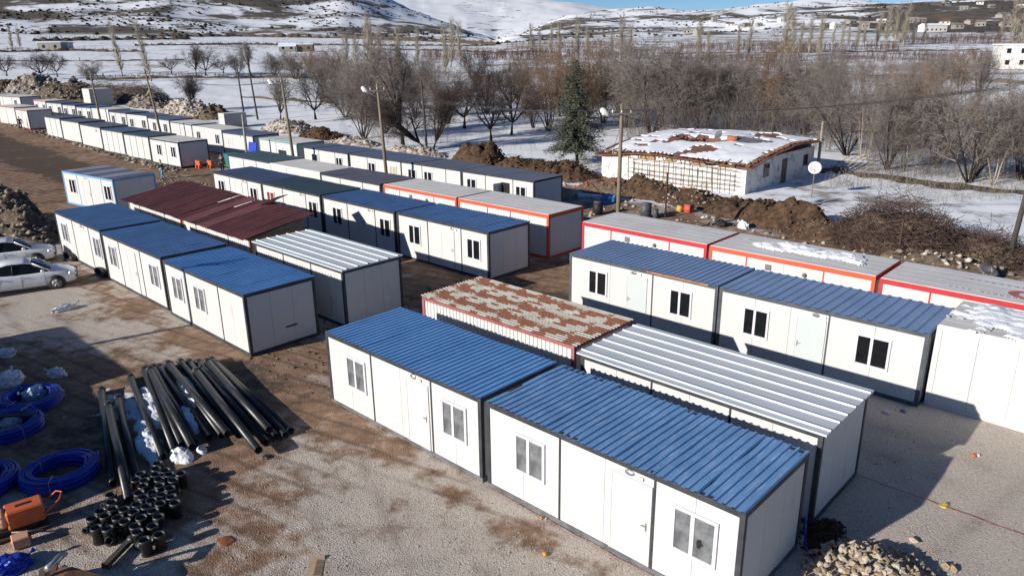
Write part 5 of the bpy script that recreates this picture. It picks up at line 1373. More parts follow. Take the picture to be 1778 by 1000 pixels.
for (a, b, n), nm in zip(wires, names_w):
    for k in range(n):
        off = Vector(((k - (n - 1) / 2) * .5, 0, -.28 if n > 1 else -.6)); L = (b - a).length
        pts = [a.lerp(b, i / 12) + off + Vector((0, 0, -.03 * L * 4 * (i / 12) * (1 - i / 12))) for i in range(13)]
        o = tube('power_wire', pts, .012, M['wire'], None, 4, False)
        tag(o, (['left', 'middle', 'right'][k] if n == 3 else ['first', 'second'][k] if n == 2 else 'single') + ' thin wire ' + nm, 'wire', 'overhead wires')
for lab, a, b in (('guy wire from the steel post to the ground', guy_a, G(1200, 390)), ('guy wire of the wooden lamp pole by the red-framed roof', e2 + Vector((0, 0, -1)), G(1030, 385)), ('guy wire of the thin guyed pole', e4 + Vector((.3, 0, -1)), G(318, 208)),
                  ('guy wire from the tall lamp pole over the slate roof', e1 + Vector((0, 0, -1)), G(800, 300)), ('guy wire from the conifer side to the lamp pole', e2 + Vector((0, 0, -2)), G(990, 300))):
    o = tube('guy_wire', [a, b], .012, M['wire'], None, 4, False); tag(o, lab, 'wire', 'guy wires')

# ------------------------------------------------------------------ cars
M['carpaint'] = None
def car_paint():
    N = NT('white_car_paint'); m = N.out(N.mix(N.ramp(N.noise(N.coord('Object'), 3, 5), .4, .8), (.74, .75, .77), (.66, .66, .66)), .28, 0, .5)
    N.b.inputs['Coat Weight'].default_value = .6; N.b.inputs['Coat Roughness'].default_value = .08; return m
M['carpaint'] = car_paint()
def car(label, p, ang):
    root = empty('car', p, ang, label, 'car', 'white cars parked beside the blue-roofed row')
    st = [(-2.30, .60, .48, .78), (-2.22, .76, .33, .96), (-1.9, .86, .22, 1.02), (-1.35, .885, .20, 1.0), (-.6, .89, .19, .96), (.2, .89, .19, .94), (.8, .885, .19, .93), (1.15, .88, .20, .92), (1.5, .865, .21, .88), (1.85, .83, .22, .81), (2.12, .74, .26, .71), (2.28, .58, .34, .58)]
    prof = lambda w, b, t: [(w * .80, b), (w * .97, b + .10), (w, b + .28 if b < .4 else b + .1), (w * .985, t - .16), (w * .93, t - .05), (w * .70, t + .005), (w * .35, t + .03), (0, t + .04)]
    v, f = [], []
    for x, w, b, t in st:
        h = prof(w, b, t); ring_ = [(x, -y, z) for y, z in h] + [(x, y, z) for y, z in h[-2::-1]]
        v += ring_
    m = 15
    for i in range(len(st) - 1):
        for k in range(m - 1): f.append((i * m + k, i * m + k + 1, (i + 1) * m + k + 1, (i + 1) * m + k))
        f.append((i * m + m - 1, i * m, (i + 1) * m, (i + 1) * m + m - 1))
    f.append(tuple(range(m))); f.append(tuple(range((len(st) - 1) * m, len(st) * m))[::-1])
    bd = mesh('body', v, f, M['carpaint'], True, root)
    # glasshouse and roof skin
    gs = [(-1.85, .70, .70, 1.0), (-1.15, .76, .58, 1.36), (-.5, .78, .57, 1.455), (.1, .78, .57, 1.45), (.5, .77, .58, 1.36), (1.2, .72, .70, .95)]
    v, f = [], []
    for x, wb, wt, zt in gs: v += [(x, -wb, .90), (x, -wt, zt - .06), (x, -wt * .8, zt), (x, 0, zt + .015), (x, wt * .8, zt), (x, wt, zt - .06), (x, wb, .90)]
    for i in range(len(gs) - 1):
        for k in range(6): f.append((i * 7 + k, i * 7 + k + 1, i * 7 + 8 + k, i * 7 + 7 + k))
    f.append(tuple(range(7))); f.append(tuple(range(35, 42))[::-1])
    mesh('windows', v, f, M['glass'], True, root)
    v, f = [], []
    rs = [(-1.18, .60, 1.355), (-.5, .60, 1.472), (.1, .60, 1.467), (.46, .60, 1.40)]
    for x, w, z in rs: v += [(x, -w, z - .075), (x, -w * .82, z - .002), (x, 0, z + .015), (x, w * .82, z - .002), (x, w, z - .075)]
    for i in range(3):
        for k in range(4): f.append((i * 5 + k, i * 5 + k + 1, i * 5 + 6 + k, i * 5 + 5 + k))
    o = mesh('roof', v, f, M['carpaint'], True, root); o.modifiers.new('t', 'SOLIDIFY').thickness = .02
    for sg in (-1, 1):
        tube('pillar', [(1.18, sg * .725, .93), (.5, sg * .60, 1.36)], .035, M['carpaint'], root, 6)
        tube('pillar', [(-1.88, sg * .72, .98), (-1.15, sg * .60, 1.34)], .05, M['carpaint'], root, 6)
        tube('pillar', [(-.35, sg * .79, .92), (-.3, sg * .595, 1.42)], .03, M['black'], root, 6)
        v, f = boxes([(-.09, .09, -.06, .10, -.06, .06)])
        mr = tube('mirror', [(.85, sg * .90, 1.0), (.88, sg * 1.0, 1.02), (.86, sg * 1.07, 1.01)], [.05, .085, .04], M['carpaint'], root, 8)
        mesh('headlight', [(1.90, sg * .80, .64), (2.22, sg * .64, .58), (2.24, sg * .60, .68), (1.95, sg * .78, .77), (1.92, sg * .835, .65), (2.25, sg * .665, .59), (2.262, sg * .62, .675), (1.97, sg * .80, .765)],
             [(0, 1, 2, 3), (4, 5, 6, 7), (0, 1, 5, 4), (1, 2, 6, 5), (2, 3, 7, 6), (3, 0, 4, 7)], M['chrome'], False, root)
        for x in (-.95, -.05):
            box('door_handle', x, x + .16, sg * .905 - .012, sg * .905 + .012, .80, .825, M['chrome'], root)
        box('sill', -1.0, .98, sg * .86 - .03, sg * .86 + .03, .17, .21, M['black'], root)
        for x in (-1.38, 1.36):
            tube('wheel_arch', [(x, sg * .80, .33), (x, sg * .893, .33)], .385, M['black'], root, 24)
            wl = tube('wheel', [(x, sg * .70, .315), (x, sg * .73, .315), (x, sg * .895, .315), (x, sg * .915, .315)], [.30, .318, .318, .29], M['black'], root, 24)
            tube('rim', [(x, sg * .90, .315), (x, sg * .925, .315)], .215, M['greysteel'], wl, 20)
            for k in range(5):
                a = k * 1.2566 + .3
                tube('spoke', [(x, sg * .93, .315), (x + .2 * math.cos(a), sg * .93, .315 + .2 * math.sin(a))], [.045, .03], M['chrome'], wl, 5)
    box('grille', 2.235, 2.285, -.35, .35, .47, .56, M['black'], root)
    box('fog_grille', 2.20, 2.245, -.62, -.46, .38, .46, M['black'], root); box('fog_grille', 2.20, 2.245, .46, .62, .38, .46, M['black'], root)
    box('number_plate', 2.286, 2.296, -.26, .26, .36, .46, M['whitesteel'], root)
    for sg in (-1, 1):
        for x in (-.98, -.02, .93): box('door_seam', x - .006, x + .006, sg * .8925 - .004, sg * .8925 + .004, .30, .86, M['black'], root)
    return root
a, b = G(101, 501), G(3, 515); ang = math.atan2((a - b).y, (a - b).x)
ca = Vector((math.cos(ang), math.sin(ang), 0)); na = Vector((-ca.y, ca.x, 0))
c1 = a - ca * 1.36 + na * .85; c1.z = hgt(c1.x, c1.y) - .01
car('nearer white saloon car, alloy front wheel showing in full', c1, ang)
a = G(66, 460); c2 = a - ca * 1.36 + na * .85; c2.z = hgt(c2.x, c2.y) - .01
car('farther white saloon car, mostly hidden behind the nearer one', c2, ang)

# ------------------------------------------------------------------ pipes, fittings, hose coils
def hollow(name, a, b, r, wall, mat, parent=None, n=18, collar=0):
    """open tube with wall thickness"""
    a, b = Vector(a), Vector(b); d = (b - a).normalized(); ref = Vector((0, 0, 1)) if abs(d.z) < .9 else Vector((1, 0, 0))
    x = d.cross(ref).normalized(); y = d.cross(x); v, f = [], []
    rings = [(a, r), (b, r), (b, r - wall), (a, r - wall)]
    if collar: rings = [(a, r), (b - d * collar, r), (b - d * collar, r * 1.09), (b, r * 1.09), (b, r - wall * .5), (a, r - wall)]
    for p, rr in rings:
        v += [p + x * math.cos(k * 6.2832 / n) * rr + y * math.sin(k * 6.2832 / n) * rr for k in range(n)]
    m = len(rings)
    for i in range(m):
        j = (i + 1) % m
        for k in range(n): f.append((i * n + k, i * n + (k + 1) % n, j * n + (k + 1) % n, j * n + k))
    return mesh(name, v, f, mat, True, parent)
def zz(u, v): return 200 + .2 * u, 610 + .2 * v
pl = [((415, 912), (130, 215), 0, 'first black pipe at the snowy side of the pile'), ((515, 852), (250, 150), 0, 'second black pipe, snow lying along it'), ((582, 812), (275, 140), 0, 'third black pipe, between the two snow strips'),
      ((670, 825), (300, 150), 1, 'fourth black pipe, lying high over the snow strip'), ((692, 790), (330, 132), 0, 'fifth black pipe beside the second snow strip'), ((825, 748), (380, 128), 0, 'sixth black pipe, right edge of the second snow strip'),
      ((930, 724), (470, 105), 0, 'seventh black pipe, close under the eighth'), ((978, 715), (455, 100), 1, 'eighth black pipe, raised on the pile'), ((1078, 728), (565, 85), 0, 'ninth black pipe in the middle of the pile'),
      ((1245, 852), (700, 165), 1, 'black pipe sticking out farthest toward the camera'), ((1310, 792), (745, 135), 0, 'black pipe next to the farthest protruding one'), ((1338, 680), (795, 78), 1, 'black pipe on top of the pile at its bare side'),
      ((1398, 738), (720, 88), 0, 'black pipe below the topmost one'), ((1480, 725), (835, 68), 0, 'second to last black pipe at the bare side'), ((1525, 690), (868, 95), 0, 'last black pipe at the bare side of the pile'), ((1120, 700), (640, 90), 0, 'black pipe buried between the ninth and the protruding one')]
for (fu, bu, up, lab) in pl:
    h = .115 + .19 * up
    a, b = G(*zz(*fu), h), G(*zz(*bu), h); a.z = hgt(a.x, a.y) + h; b.z = hgt(b.x, b.y) + h
    r = empty('pipe', (a + b) / 2, 0, lab + ' stack' if len(lab.split()) < 4 else lab, 'pipe', 'stacked black drain pipes')
    L = a - b; hollow('barrel', -L / 2, L / 2, .113, .012, M['pipe'], r)
    hollow('socket', -L / 2 - L.normalized() * .03, -L / 2 + L.normalized() * .16, .127, .010, M['pipegrey'], r)
for (fu, bu, h, lab) in [((197, 838), (176, 676), .115, 'black pipe lying in shade next to the hose coil'), ((224, 868), (188, 702), .31, 'grey-lit black pipe lying on top of two others by the fittings'), ((236, 830), (205, 690), .115, 'black pipe lying under the grey-lit one on its snowy side')]:
    a, b = G(*fu, h), G(*bu, h); a.z = hgt(a.x, a.y) + h; b.z = hgt(b.x, b.y) + h
    r = empty('pipe', (a + b) / 2, 0, lab, 'pipe', 'stacked black drain pipes')
    L = a - b; hollow('barrel', -L / 2, L / 2, .113, .012, M['pipe'], r)
    hollow('socket', -L / 2 - L.normalized() * .03, -L / 2 + L.normalized() * .16, .127, .010, M['pipegrey'], r)
# branch fittings: one is built, the rest are copies
fr_ = empty('pipe_fitting', (0, 0, 0), 0, 'x', 'pipe fitting', 'black branch fittings standing in a cluster')
hollow('barrel', (0, 0, 0), (0, 0, .44), .125, .014, M['pipegrey'], fr_, 16, .09)
hollow('branch', (.10, 0, .20), (.26, 0, .24), .085, .012, M['pipegrey'], fr_, 14)
mesh('collar', *tube_data([(0, 0, .03), (0, 0, .06)], .136, 16, False), M['pipegrey'], True, fr_)
tops = [(290, 365), (300, 430), (215, 520), (235, 565), (150, 685), (265, 690), (345, 505), (350, 590), (435, 615), (525, 215), (575, 165), (600, 290), (585, 345), (585, 395), (540, 455), (500, 530), (610, 475), (580, 592), (535, 655), (550, 712), (630, 788), (740, 745), (685, 665), (745, 580), (710, 515),
        (755, 455), (680, 425), (690, 340), (760, 285), (755, 215), (690, 180), (740, 72), (740, 118), (800, 130), (850, 165), (950, 165), (890, 225), (840, 310), (780, 365), (880, 385), (905, 440), (110, 590), (640, 225), (415, 500)]
q = random.Random(12); pts = []
for (u, v_) in tops:
    p = G(140 + .18 * u, 790 + .18 * v_, .44)
    pts.append(p)
for it in range(40):             # keep neighbours from standing inside each other
    for i in range(len(pts)):
        for j in range(i):
            d = pts[i] - pts[j]; d.z = 0; L = d.length
            if L < .29: d = d.normalized() * (.29 - L) / 2 if L > 1e-6 else Vector((.1, 0, 0)); pts[i] += d; pts[j] -= d
order = sorted(range(len(pts)), key=lambda i: -pts[i].y)
rank = {i: k for k, i in enumerate(order)}
kids = list(fr_.children)
for i, p in enumerate(pts):
    r = fr_ if i == 0 else fr_.copy()
    if i: link(r)
    r.location = (p.x, p.y, hgt(p.x, p.y) - .01); r.rotation_euler = (q.uniform(-.05, .05), q.uniform(-.05, .05), q.uniform(0, 6.28))
    k = rank[i]
    r['label'] = f'black plastic branch fitting, {ordn[k]} counted from the pipes toward the camera' if k < 44 else 'black plastic branch fitting at the near rim of the cluster'
    if i:
        for c in kids:
            d = c.copy(); link(d, r)
# hose coils
def coil_mesh():
    v, f = [], []; n = 6; hr = .042; pts = []; loops = 17; order_ = []
    for lay in range(5):
        rads = [.66 + .078 * k for k in range(4)]
        if lay % 2: rads = rads[::-1]
        for rr in rads: order_.append((rr + (.03 if lay % 2 else 0), .05 + lay * .072))
    cur = random.Random(3)
    for i, (rr, z) in enumerate(order_):
        nr, nz_ = order_[min(i + 1, len(order_) - 1)]; ph = cur.uniform(0, 6.28)
        for k in range(36):
            a = k * 6.2832 / 36; u = k / 36.; u2 = 0 if u < .85 else (u - .85) / .15
            r_ = rr + (nr - rr) * u2 + .012 * math.sin(3 * a + ph); pts.append((r_ * math.cos(a), r_ * .96 * math.sin(a), z + (nz_ - z) * u2 + .008 * math.sin(2 * a + ph)))
    pts += [(pts[-1][0], pts[-1][1] + .15 * k, pts[-1][2] + .01 * k) for k in range(1, 5)]
    return tube_data(pts, hr, n)
v, f = coil_mesh(); cm_ = bpy.data.meshes.new('hose'); cm_.from_pydata(v, [], f); cm_.materials.append(M['hose'])
cm_.polygons.foreach_set('use_smooth', [True] * len(cm_.polygons))
for px, py, rz, tl, lab in ((104, 818, .3, .0, 'blue hose coil lying alone beside the pipes'), (52, 692, 2.0, .06, 'blue hose coil with a plastic bag in its middle'), (14, 738, 1.0, .03, 'blue hose coil with a black board across it, at the picture edge'), (-38, 838, 4.0, 0, 'blue hose coil just showing at the picture edge')):
    p = G(px, py, .2); r = empty('hose_coil', (p.x, p.y, hgt(p.x, p.y)), rz, lab, 'hose coil', 'coils of blue hose'); r.rotation_euler.x = tl
    obj('hose', cm_, r)
    for a in (0.5, 2.6, 4.7):
        c_, s_ = math.cos(a), math.sin(a)
        tube('tie', [(.60 * c_, .58 * s_, .0), (.60 * c_, .58 * s_, .41), (1.0 * c_, .96 * s_, .41), (1.0 * c_, .96 * s_, .0)], .008, M['chrome'], r, 4, False)
bd = G(15, 720, .45); r = empty('board', (bd.x, bd.y, hgt(bd.x, bd.y) + .43), .05, 'black board lying across the hose coil', 'board'); box('plank', -1.6, .75, -.1, .1, 0, .04, M['black'], r, .008); box('end_strip', .75, .78, -.1, .1, 0, .04, M['pipegrey'], r)
# plastic bags, snow between the pipes
def bag(name, label, cat, p, rx, ry, h, mat, seed):
    bm = bmesh.new(); bmesh.ops.create_icosphere(bm, subdivisions=4, radius=1)
    for v in bm.verts:
        n = mnoise.noise(v.co * 2.1 + Vector((seed, 0, 0))) * .28 + mnoise.noise(v.co * 5 + Vector((0, seed, 0))) * .17 + abs(mnoise.noise(v.co * 3.3 + Vector((0, 0, seed)))) * -.22
        v.co *= 1 + n; v.co.x *= rx; v.co.y *= ry; v.co.z = max(v.co.z, -.35) * h
    me = bpy.data.meshes.new(name); bm.to_mesh(me); bm.free(); me.materials.append(mat)
    r = empty(name, (p.x, p.y, hgt(p.x, p.y) + h * .3), seed, label, cat); obj('sack', me, r)
    tube('tied_neck', [(rx * .8, 0, h * .3), (rx * 1.05, .02, h * .6), (rx * 1.25, .05, h * .75)], [.07 * h + .03, .02, .06], mat, r, 8); return r
M['plastic'] = pm('crumpled_white_plastic', (.72, .74, .76), (.52, .55, .58), .35, 4, 0, .5, 9)
M['bluebag'] = pm('pale_blue_plastic', (.42, .58, .68), (.30, .44, .55), .35, 4, 0, .5, 9)
bag('plastic_sack', 'white plastic sack lying on the gravel before the middle blue roof', 'sack', G(112, 538), .55, .24, .2, M['plastic'], 1.0)
bag('plastic_sack', 'crumpled white plastic sack behind the upper hose coil', 'sack', G(20, 664), .55, .4, .3, M['plastic'], 2.0)
bag('plastic_sack', 'small white plastic sack above the upper hose coil rim', 'sack', G(100, 652), .35, .22, .25, M['plastic'], 3.0)
bag('plastic_sack', 'pale blue plastic bag inside the upper hose coil', 'sack', G(62, 690), .38, .26, .35, M['bluebag'], 4.0)
bag('plastic_sack', 'pale plastic bag inside the hose coil at the picture edge', 'sack', G(18, 738), .4, .3, .22, M['plastic'], 5.0)
bag('plastic_sack', 'crumpled white sheet at the shaded picture edge', 'sack', G(10, 618), .4, .3, .2, M['plastic'], 6.0)
bag('plastic_sack', 'blue plastic sheet in the near picture corner', 'sack', G(14, 990), .45, .35, .25, M['hose'], 7.0)
bag('plastic_sack', 'white rubbish sack behind the snow-striped grey roof', 'sack', G(1290, 396), .5, .3, .35, M['plastic'], 8.0)
bag('plastic_sack', 'white rubbish sack in the heap behind the lettered roof', 'sack', G(1620, 440), .75, .4, .5, M['plastic'], 9.0)
bag('plastic_sack', 'blue tarpaulin bundle beside the wooden lamp pole', 'tarpaulin', G(1058, 352), .8, .5, .5, pm('blue_tarp', (.10, .25, .50), None, .5, 3), 10.0)
bag('plastic_sack', 'dark rubbish sack behind the red-framed grey roofs', 'sack', G(1252, 392), .5, .35, .3, M['black'], 11.0)
for (u0, v0, rx, ry, seed, lab) in ((264, 714, 1.7, .24, 3, 'bright snow strip between the first and second pipe'), (326, 680, 1.3, .2, 5, 'snow strip between the fifth and eighth pipe'), (331, 732, 1.0, .18, 6, 'short snow strip at the pipe ends'), (316, 792, .5, .25, 7, 'snow clump in front of the pipe ends'), (258, 768, 1.4, .28, 8, 'snow edge left of the first pipe'), (350, 782, .2, .12, 9, 'small snow lump before the pipes')):
    p = G(u0, v0); snow_blob('snow_patch', lab, p.x, p.y, None, rx, ry * 1.1, .17, math.atan2(-.84, .53), seed, -.15, 48)
# ------------------------------------------------------------------ machine, digger arm, planks, stones, litter
M['machine'] = pm('orange_machine_paint', (.62, .13, .035), (.50, .11, .04), .5, 3)
M['peach'] = pm('faded_peach_paint', (.62, .33, .21), (.50, .27, .18), .6, 3)
p = G(30, 922); ang = math.radians(38)
mc = empty('plate_compactor', (p.x, p.y, hgt(p.x, p.y)), ang, 'orange engine-driven compactor in the near picture corner', 'machine')
box('base_plate', -.55, .65, -.35, .35, .02, .09, M['steelrust'], mc, .01); box('engine_bed', -.4, .45, -.24, .24, .09, .22, M['black'], mc, .01)
hd = box('hood', -.15, .62, -.26, .26, .22, .68, M['machine'], mc, .035); box('hood_vent', -.16, .16, -.05, .05, .222, .24, M['black'], hd)
fl = tube('flywheel_cover', [(-.16, 0, .46), (-.26, 0, .46), (-.32, 0, .46)], [.24, .24, .16], M['peach'], mc, 18)
for k in range(10):
    a = k * .6283; tube('cage_bar', [(-.33, .1 * math.cos(a), .46 + .1 * math.sin(a)), (-.30, .25 * math.cos(a), .46 + .25 * math.sin(a))], .015, M['chrome'], fl, 5)
tube('handle', [(.5, -.22, .3), (.95, -.24, .62), (1.05, 0, .68), (.95, .24, .62), (.5, .22, .3)], .02, M['machine'], mc, 6)
tube('hose_loop', [(-.1, -.3, .2), (.1, -.6, .3), (.45, -.62, .2), (.5, -.45, .1)], .02, M['barkpale'], mc, 6)
bl = box('counterweight', -.15, .2, -.85, -.52, .02, .28, M['peach'], mc, .02); tube('weight_pin', [(-.2, 0, 0), (.22, 0, 0)], .05, M['machine'], bl, 8)
# digger arm reaching into the corner
p = G(112, 1003, .55); ex = empty('digger_arm', (p.x, p.y, hgt(p.x, p.y)), math.radians(-8), 'brown digger arm end with link and pins at the bottom edge', 'digger arm')
def plate(name, pts, y0, y1, mat, parent):
    v = [(x, y0, z) for x, z in pts] + [(x, y1, z) for x, z in pts]; n = len(pts)
    return mesh(name, v, [tuple(range(n)), tuple(range(2 * n - 1, n - 1, -1))] + [(i, n + i, n + (i + 1) % n, (i + 1) % n) for i in range(n)], mat, False, parent)
M['diggerpaint'] = pm('worn_digger_paint', (.24, .13, .055), (.14, .08, .045), .6, 3)
plate('dipper', [(-.35, .52), (-.2, .66), (.1, .70), (.9, .50), (1.5, .20), (1.4, .08), (.8, .3), (-.2, .40)], -.16, .16, M['diggerpaint'], ex)
plate('link', [(-.55, .3), (-.45, .32), (-.2, .82), (-.05, .95), (-.12, 1.02), (-.32, .88)], -.22, -.17, M['steelrust'], ex); plate('link', [(-.55, .3), (-.45, .32), (-.2, .82), (-.05, .95), (-.12, 1.02), (-.32, .88)], .17, .22, M['steelrust'], ex)
tube('pin', [(-.1, -.26, .95), (-.1, .26, .95)], .07, M['chrome'], ex, 12); tube('pin', [(-.15, -.24, .58), (-.15, .24, .58)], .085, M['chrome'], ex, 12)
plate('bucket', [(-.6, .45), (-.2, .42), (.0, .1), (-.3, -.02), (-.85, .0), (-.95, .2)], -.4, .4, M['steelrust'], ex)
a, b = G(186, 986), G(236, 934); d = b - a; pk = empty('beam', (a + b) / 2 + Vector((0, 0, .05)), math.atan2(d.y, d.x), 'dark weathered beam lying before the fittings', 'beam')
box('timber', -d.length / 2, d.length / 2, -.075, .075, 0, .11, M['poledark'], pk, .01); box('end_plate', -d.length / 2 - .05, -d.length / 2, -.085, .085, 0, .12, M['steelrust'], pk)
p = G(548, 985); cb = empty('cardboard', (p.x, p.y, hgt(p.x, p.y) + .012), .1, 'flat brown cardboard piece on the gravel at the bottom edge', 'cardboard')
v = [(-.17, -.3, .0), (.0, -.3, .035), (.17, -.3, .0), (-.17, .22, .0), (.0, .22, .03), (.17, .22, .0)]; o = mesh('sheet', v, [(0, 1, 4, 3), (1, 2, 5, 4)], pm('brown_cardboard', (.36, .26, .18), (.28, .2, .14), .9, 6), False, cb); o.modifiers.new('t', 'SOLIDIFY').thickness = .012
mesh('flap', [(-.17, .23, 0), (.17, .23, 0), (.16, .33, .05), (-.15, .32, .06)], [(0, 1, 2, 3)], _mats['brown_cardboard'], False, cb).modifiers.new('t', 'SOLIDIFY').thickness = .01
# stone pile, each stone its own part
sp = empty('stone_pile', G(1512, 1004), 0, 'heap of tan field stones at the bottom edge', 'stone pile'); q = random.Random(21)
sm_ = []
for k in range(7):
    bm = bmesh.new(); bmesh.ops.create_icosphere(bm, subdivisions=1, radius=1)
    for v in bm.verts: v.co *= 1 + .6 * mnoise.noise(v.co * 1.5 + Vector((k * 7, 0, 0))); v.co.z *= .6; v.co.y *= .85
    me = bpy.data.meshes.new('stone'); bm.to_mesh(me); bm.free(); me.materials.append(M['stone' if k % 2 else 'stone2']); sm_.append(me)
for k in range(330):
    a, u = q.random() * 6.28, q.random() ** .55
    x, y = math.cos(a) * u * 1.45, math.sin(a) * u * 1.25; top = .62 * max(0, 1 - u) ** .8
    sz = q.uniform(.045, .115) * (1.15 - .3 * u); zc = top * q.uniform(.75, 1.0) + sz * .35
    obj('stone', q.choice(sm_), sp, (x, y, zc), (q.uniform(-.7, .7), q.uniform(-.7, .7), q.uniform(0, 6.28)), (sz, sz, sz))
for px, py in ((1640, 985), (1655, 990), (1585, 940), (1625, 995)):
    p = G(px, py) - Vector(sp.location); obj('stone', q.choice(sm_), sp, (p.x, p.y, p.z + .04), (0, 0, q.random() * 6), (.11, .11, .11))
# litter
def scrap(label, px, py, col, w=.12, cat='litter', h=.05):
    p = G(px, py); r = empty('litter_scrap', (p.x, p.y, hgt(p.x, p.y) + .01), rng.uniform(0, 6), label, cat)
    bm = bmesh.new(); bmesh.ops.create_icosphere(bm, subdivisions=2, radius=1)
    for v in bm.verts: v.co *= 1 + .5 * mnoise.noise(v.co * 2 + Vector((px, 0, 0))); v.co = Vector((v.co.x * w, v.co.y * w * .7, max(v.co.z, -.2) * h))
    me = bpy.data.meshes.new('crumple'); bm.to_mesh(me); bm.free(); me.materials.append(pm('litter_%02x%02x%02x' % tuple(int(c * 255) for c in col), col, None, .6, 5)); obj('crumple', me, r)
    return r
scrap('orange peel scrap against the nearest container wall', 940, 900, (.6, .24, .03), .05, h=.05); scrap('white scrap beside the orange peel scrap', 948, 901, (.7, .7, .68), .03)
scrap('orange scrap lying alone on the gravel', 946, 963, (.62, .28, .03), .07, h=.06); scrap('red and white wrapper on the sunlit gravel', 1691, 791, (.55, .12, .06), .13)
scrap('white wrapper beside the red one', 1697, 791, (.75, .73, .7), .07); scrap('yellow wrapper next to the red string', 1640, 877, (.55, .42, .10), .15); scrap('grey scrap in the shade by the cream container', 1540, 715, (.45, .45, .45), .2); scrap('dark blue scrap in the shade by the cream container', 1568, 714, (.1, .14, .3), .12)
scrap('dark shoe-like scrap before the pipe ends', 462, 793, (.03, .03, .03), .14, h=.06); scrap('rusty stain lump before the fittings', 392, 938, (.24, .09, .035), .22, h=.03)
a, b = G(1488, 826), G(1790, 934); o = tube('marker_string', [a.lerp(b, i / 10) + Vector((0, 0, .03 + .01 * math.sin(i * 2.1))) for i in range(11)], .007, M['string'], None, 4); tag(o, 'red marking string running over the gravel', 'string')
a, b = W(-12, 11.62), W(-5.4, 11.62); o = tube('marker_string', [(a.lerp(b, i / 16) + Vector((.03 * math.sin(i * 1.7), .03 * math.cos(i * 2.3), .03))) for i in range(17)], .006, M['string'], None, 4); tag(o, 'red string along the foot of the nearest container', 'string')
p = W(-5.0, 14.8); o = tube('blue_pipe_stub', [p + Vector((0, 0, .8)), p + Vector((.03, -.02, .4)), p + Vector((.06, -.1, .05)), p + Vector((.1, -.5, .03))], .03, M['hose'], None, 6); tag(o, 'short blue water pipe at the nearest container corner', 'pipe')
# tyre leaning at the far blue-roofed container, second tyre
for px, py, lab in ((121, 452, 'black tyre leaning on the far end blue-roofed container'), (176, 480, 'black tyre at the joint of the far blue-roofed containers')):
    p = G(px, py); r = empty('tyre', (p.x, p.y, hgt(p.x, p.y) + .1), YAW, lab, 'tyre')
    v, f = [], []; n, m = 26, 10
    for i in range(n):
        for k in range(m):
            a, c = i * 6.2832 / n, k * 6.2832 / m; rr = .34 + .12 * math.cos(c); v.append((rr * 1.5 * math.cos(a), .14 * math.sin(c) * 1.2, rr * math.sin(a) * .5 + .12))
    for i in range(n):
        for k in range(m): f.append((i * m + k, ((i + 1) % n) * m + k, ((i + 1) % n) * m + (k + 1) % m, i * m + (k + 1) % m))
    mesh('tread', v, f, M['black'], True, r, None, (-.35, 0, 0)); tube('bead', [(-.2, 0, .1), (.2, 0, .1)], .03, M['black'], r, 6)
# barrels, bins, cones
def barrel(label, p, r_, h, mat, cat='barrel'):
    root = empty('barrel', (p.x, p.y, hgt(p.x, p.y)), 0, label, cat)
    tube('drum', [(0, 0, 0), (0, 0, h * .33), (0, 0, h * .35), (0, 0, h * .66), (0, 0, h * .68), (0, 0, h)], [r_, r_, r_ * 1.03, r_ * 1.03, r_, r_], mat, root, 18)
    for z in (.02, h * .34, h * .67, h - .02): tube('hoop', [(0, 0, z - .015), (0, 0, z + .015)], r_ * 1.05, mat, root, 18)
    tube('lid', [(0, 0, h), (0, 0, h + .015)], r_ * .9, M['greysteel'], root, 18); return root
barrel('dark steel barrel behind the red-framed grey roof', G(1121, 378), .36, .95, M['slate']); barrel('small dark can beside the steel barrel', G(1138, 379), .18, .6, M['slate'], 'can'); barrel('dark barrel left of the wooden lamp pole', G(1038, 372), .33, .85, M['black'])
barrel('orange-red tub on the soil ridge behind the red-framed row', G(1196, 368), .35, .5, M['orange'], 'tub'); barrel('small yellow tub next to the orange-red one', G(1180, 368), .2, .45, pm('yellow_plastic', (.6, .35, .05)), 'tub')
def bin_(label, p, L, Wd, h, mat, lid, rz, open_=False):
    r = empty('waste_bin', (p.x, p.y, p.z), rz, label, 'bin'); t = .82
    v = [(-L / 2 * t, -Wd / 2 * t, .15), (L / 2 * t, -Wd / 2 * t, .15), (L / 2 * t, Wd / 2 * t, .15), (-L / 2 * t, Wd / 2 * t, .15), (-L / 2, -Wd / 2, h), (L / 2, -Wd / 2, h), (L / 2, Wd / 2, h), (-L / 2, Wd / 2, h)]
    mesh('tub', v, [(3, 2, 1, 0), (0, 1, 5, 4), (1, 2, 6, 5), (2, 3, 7, 6), (3, 0, 4, 7)] + ([] if open_ else [(4, 5, 6, 7)]), mat, False, r)
    lo = box('lid', -L / 2 - .03, L / 2 + .03, -.03, Wd + .03, -.03, .05, lid, r); lo.location = (0, Wd / 2 if open_ else 0, h + (.55 if open_ else .04)); lo.rotation_euler.x = math.radians(80) if open_ else 0
    if open_: lo.location = (0, Wd / 2, h + Wd / 2)
    else: lo.location = (0, 0, h + .04)
    for x in (-1, 1):
        for y in (-1, 1): tube('wheel', [(x * L * .34 - .03, y * Wd * .34, .08), (x * L * .34 + .03, y * Wd * .34, .08)], .08, M['black'], r, 10)
    return r
GB = pm('green_bin_plastic', (.02, .17, .16)); BB = pm('blue_bin_plastic', (.015, .05, .42))
def bpos(px, py, t): s, z = onplane(px, py, t); return W(s, t, hgt(*W(s, t)[:2]))
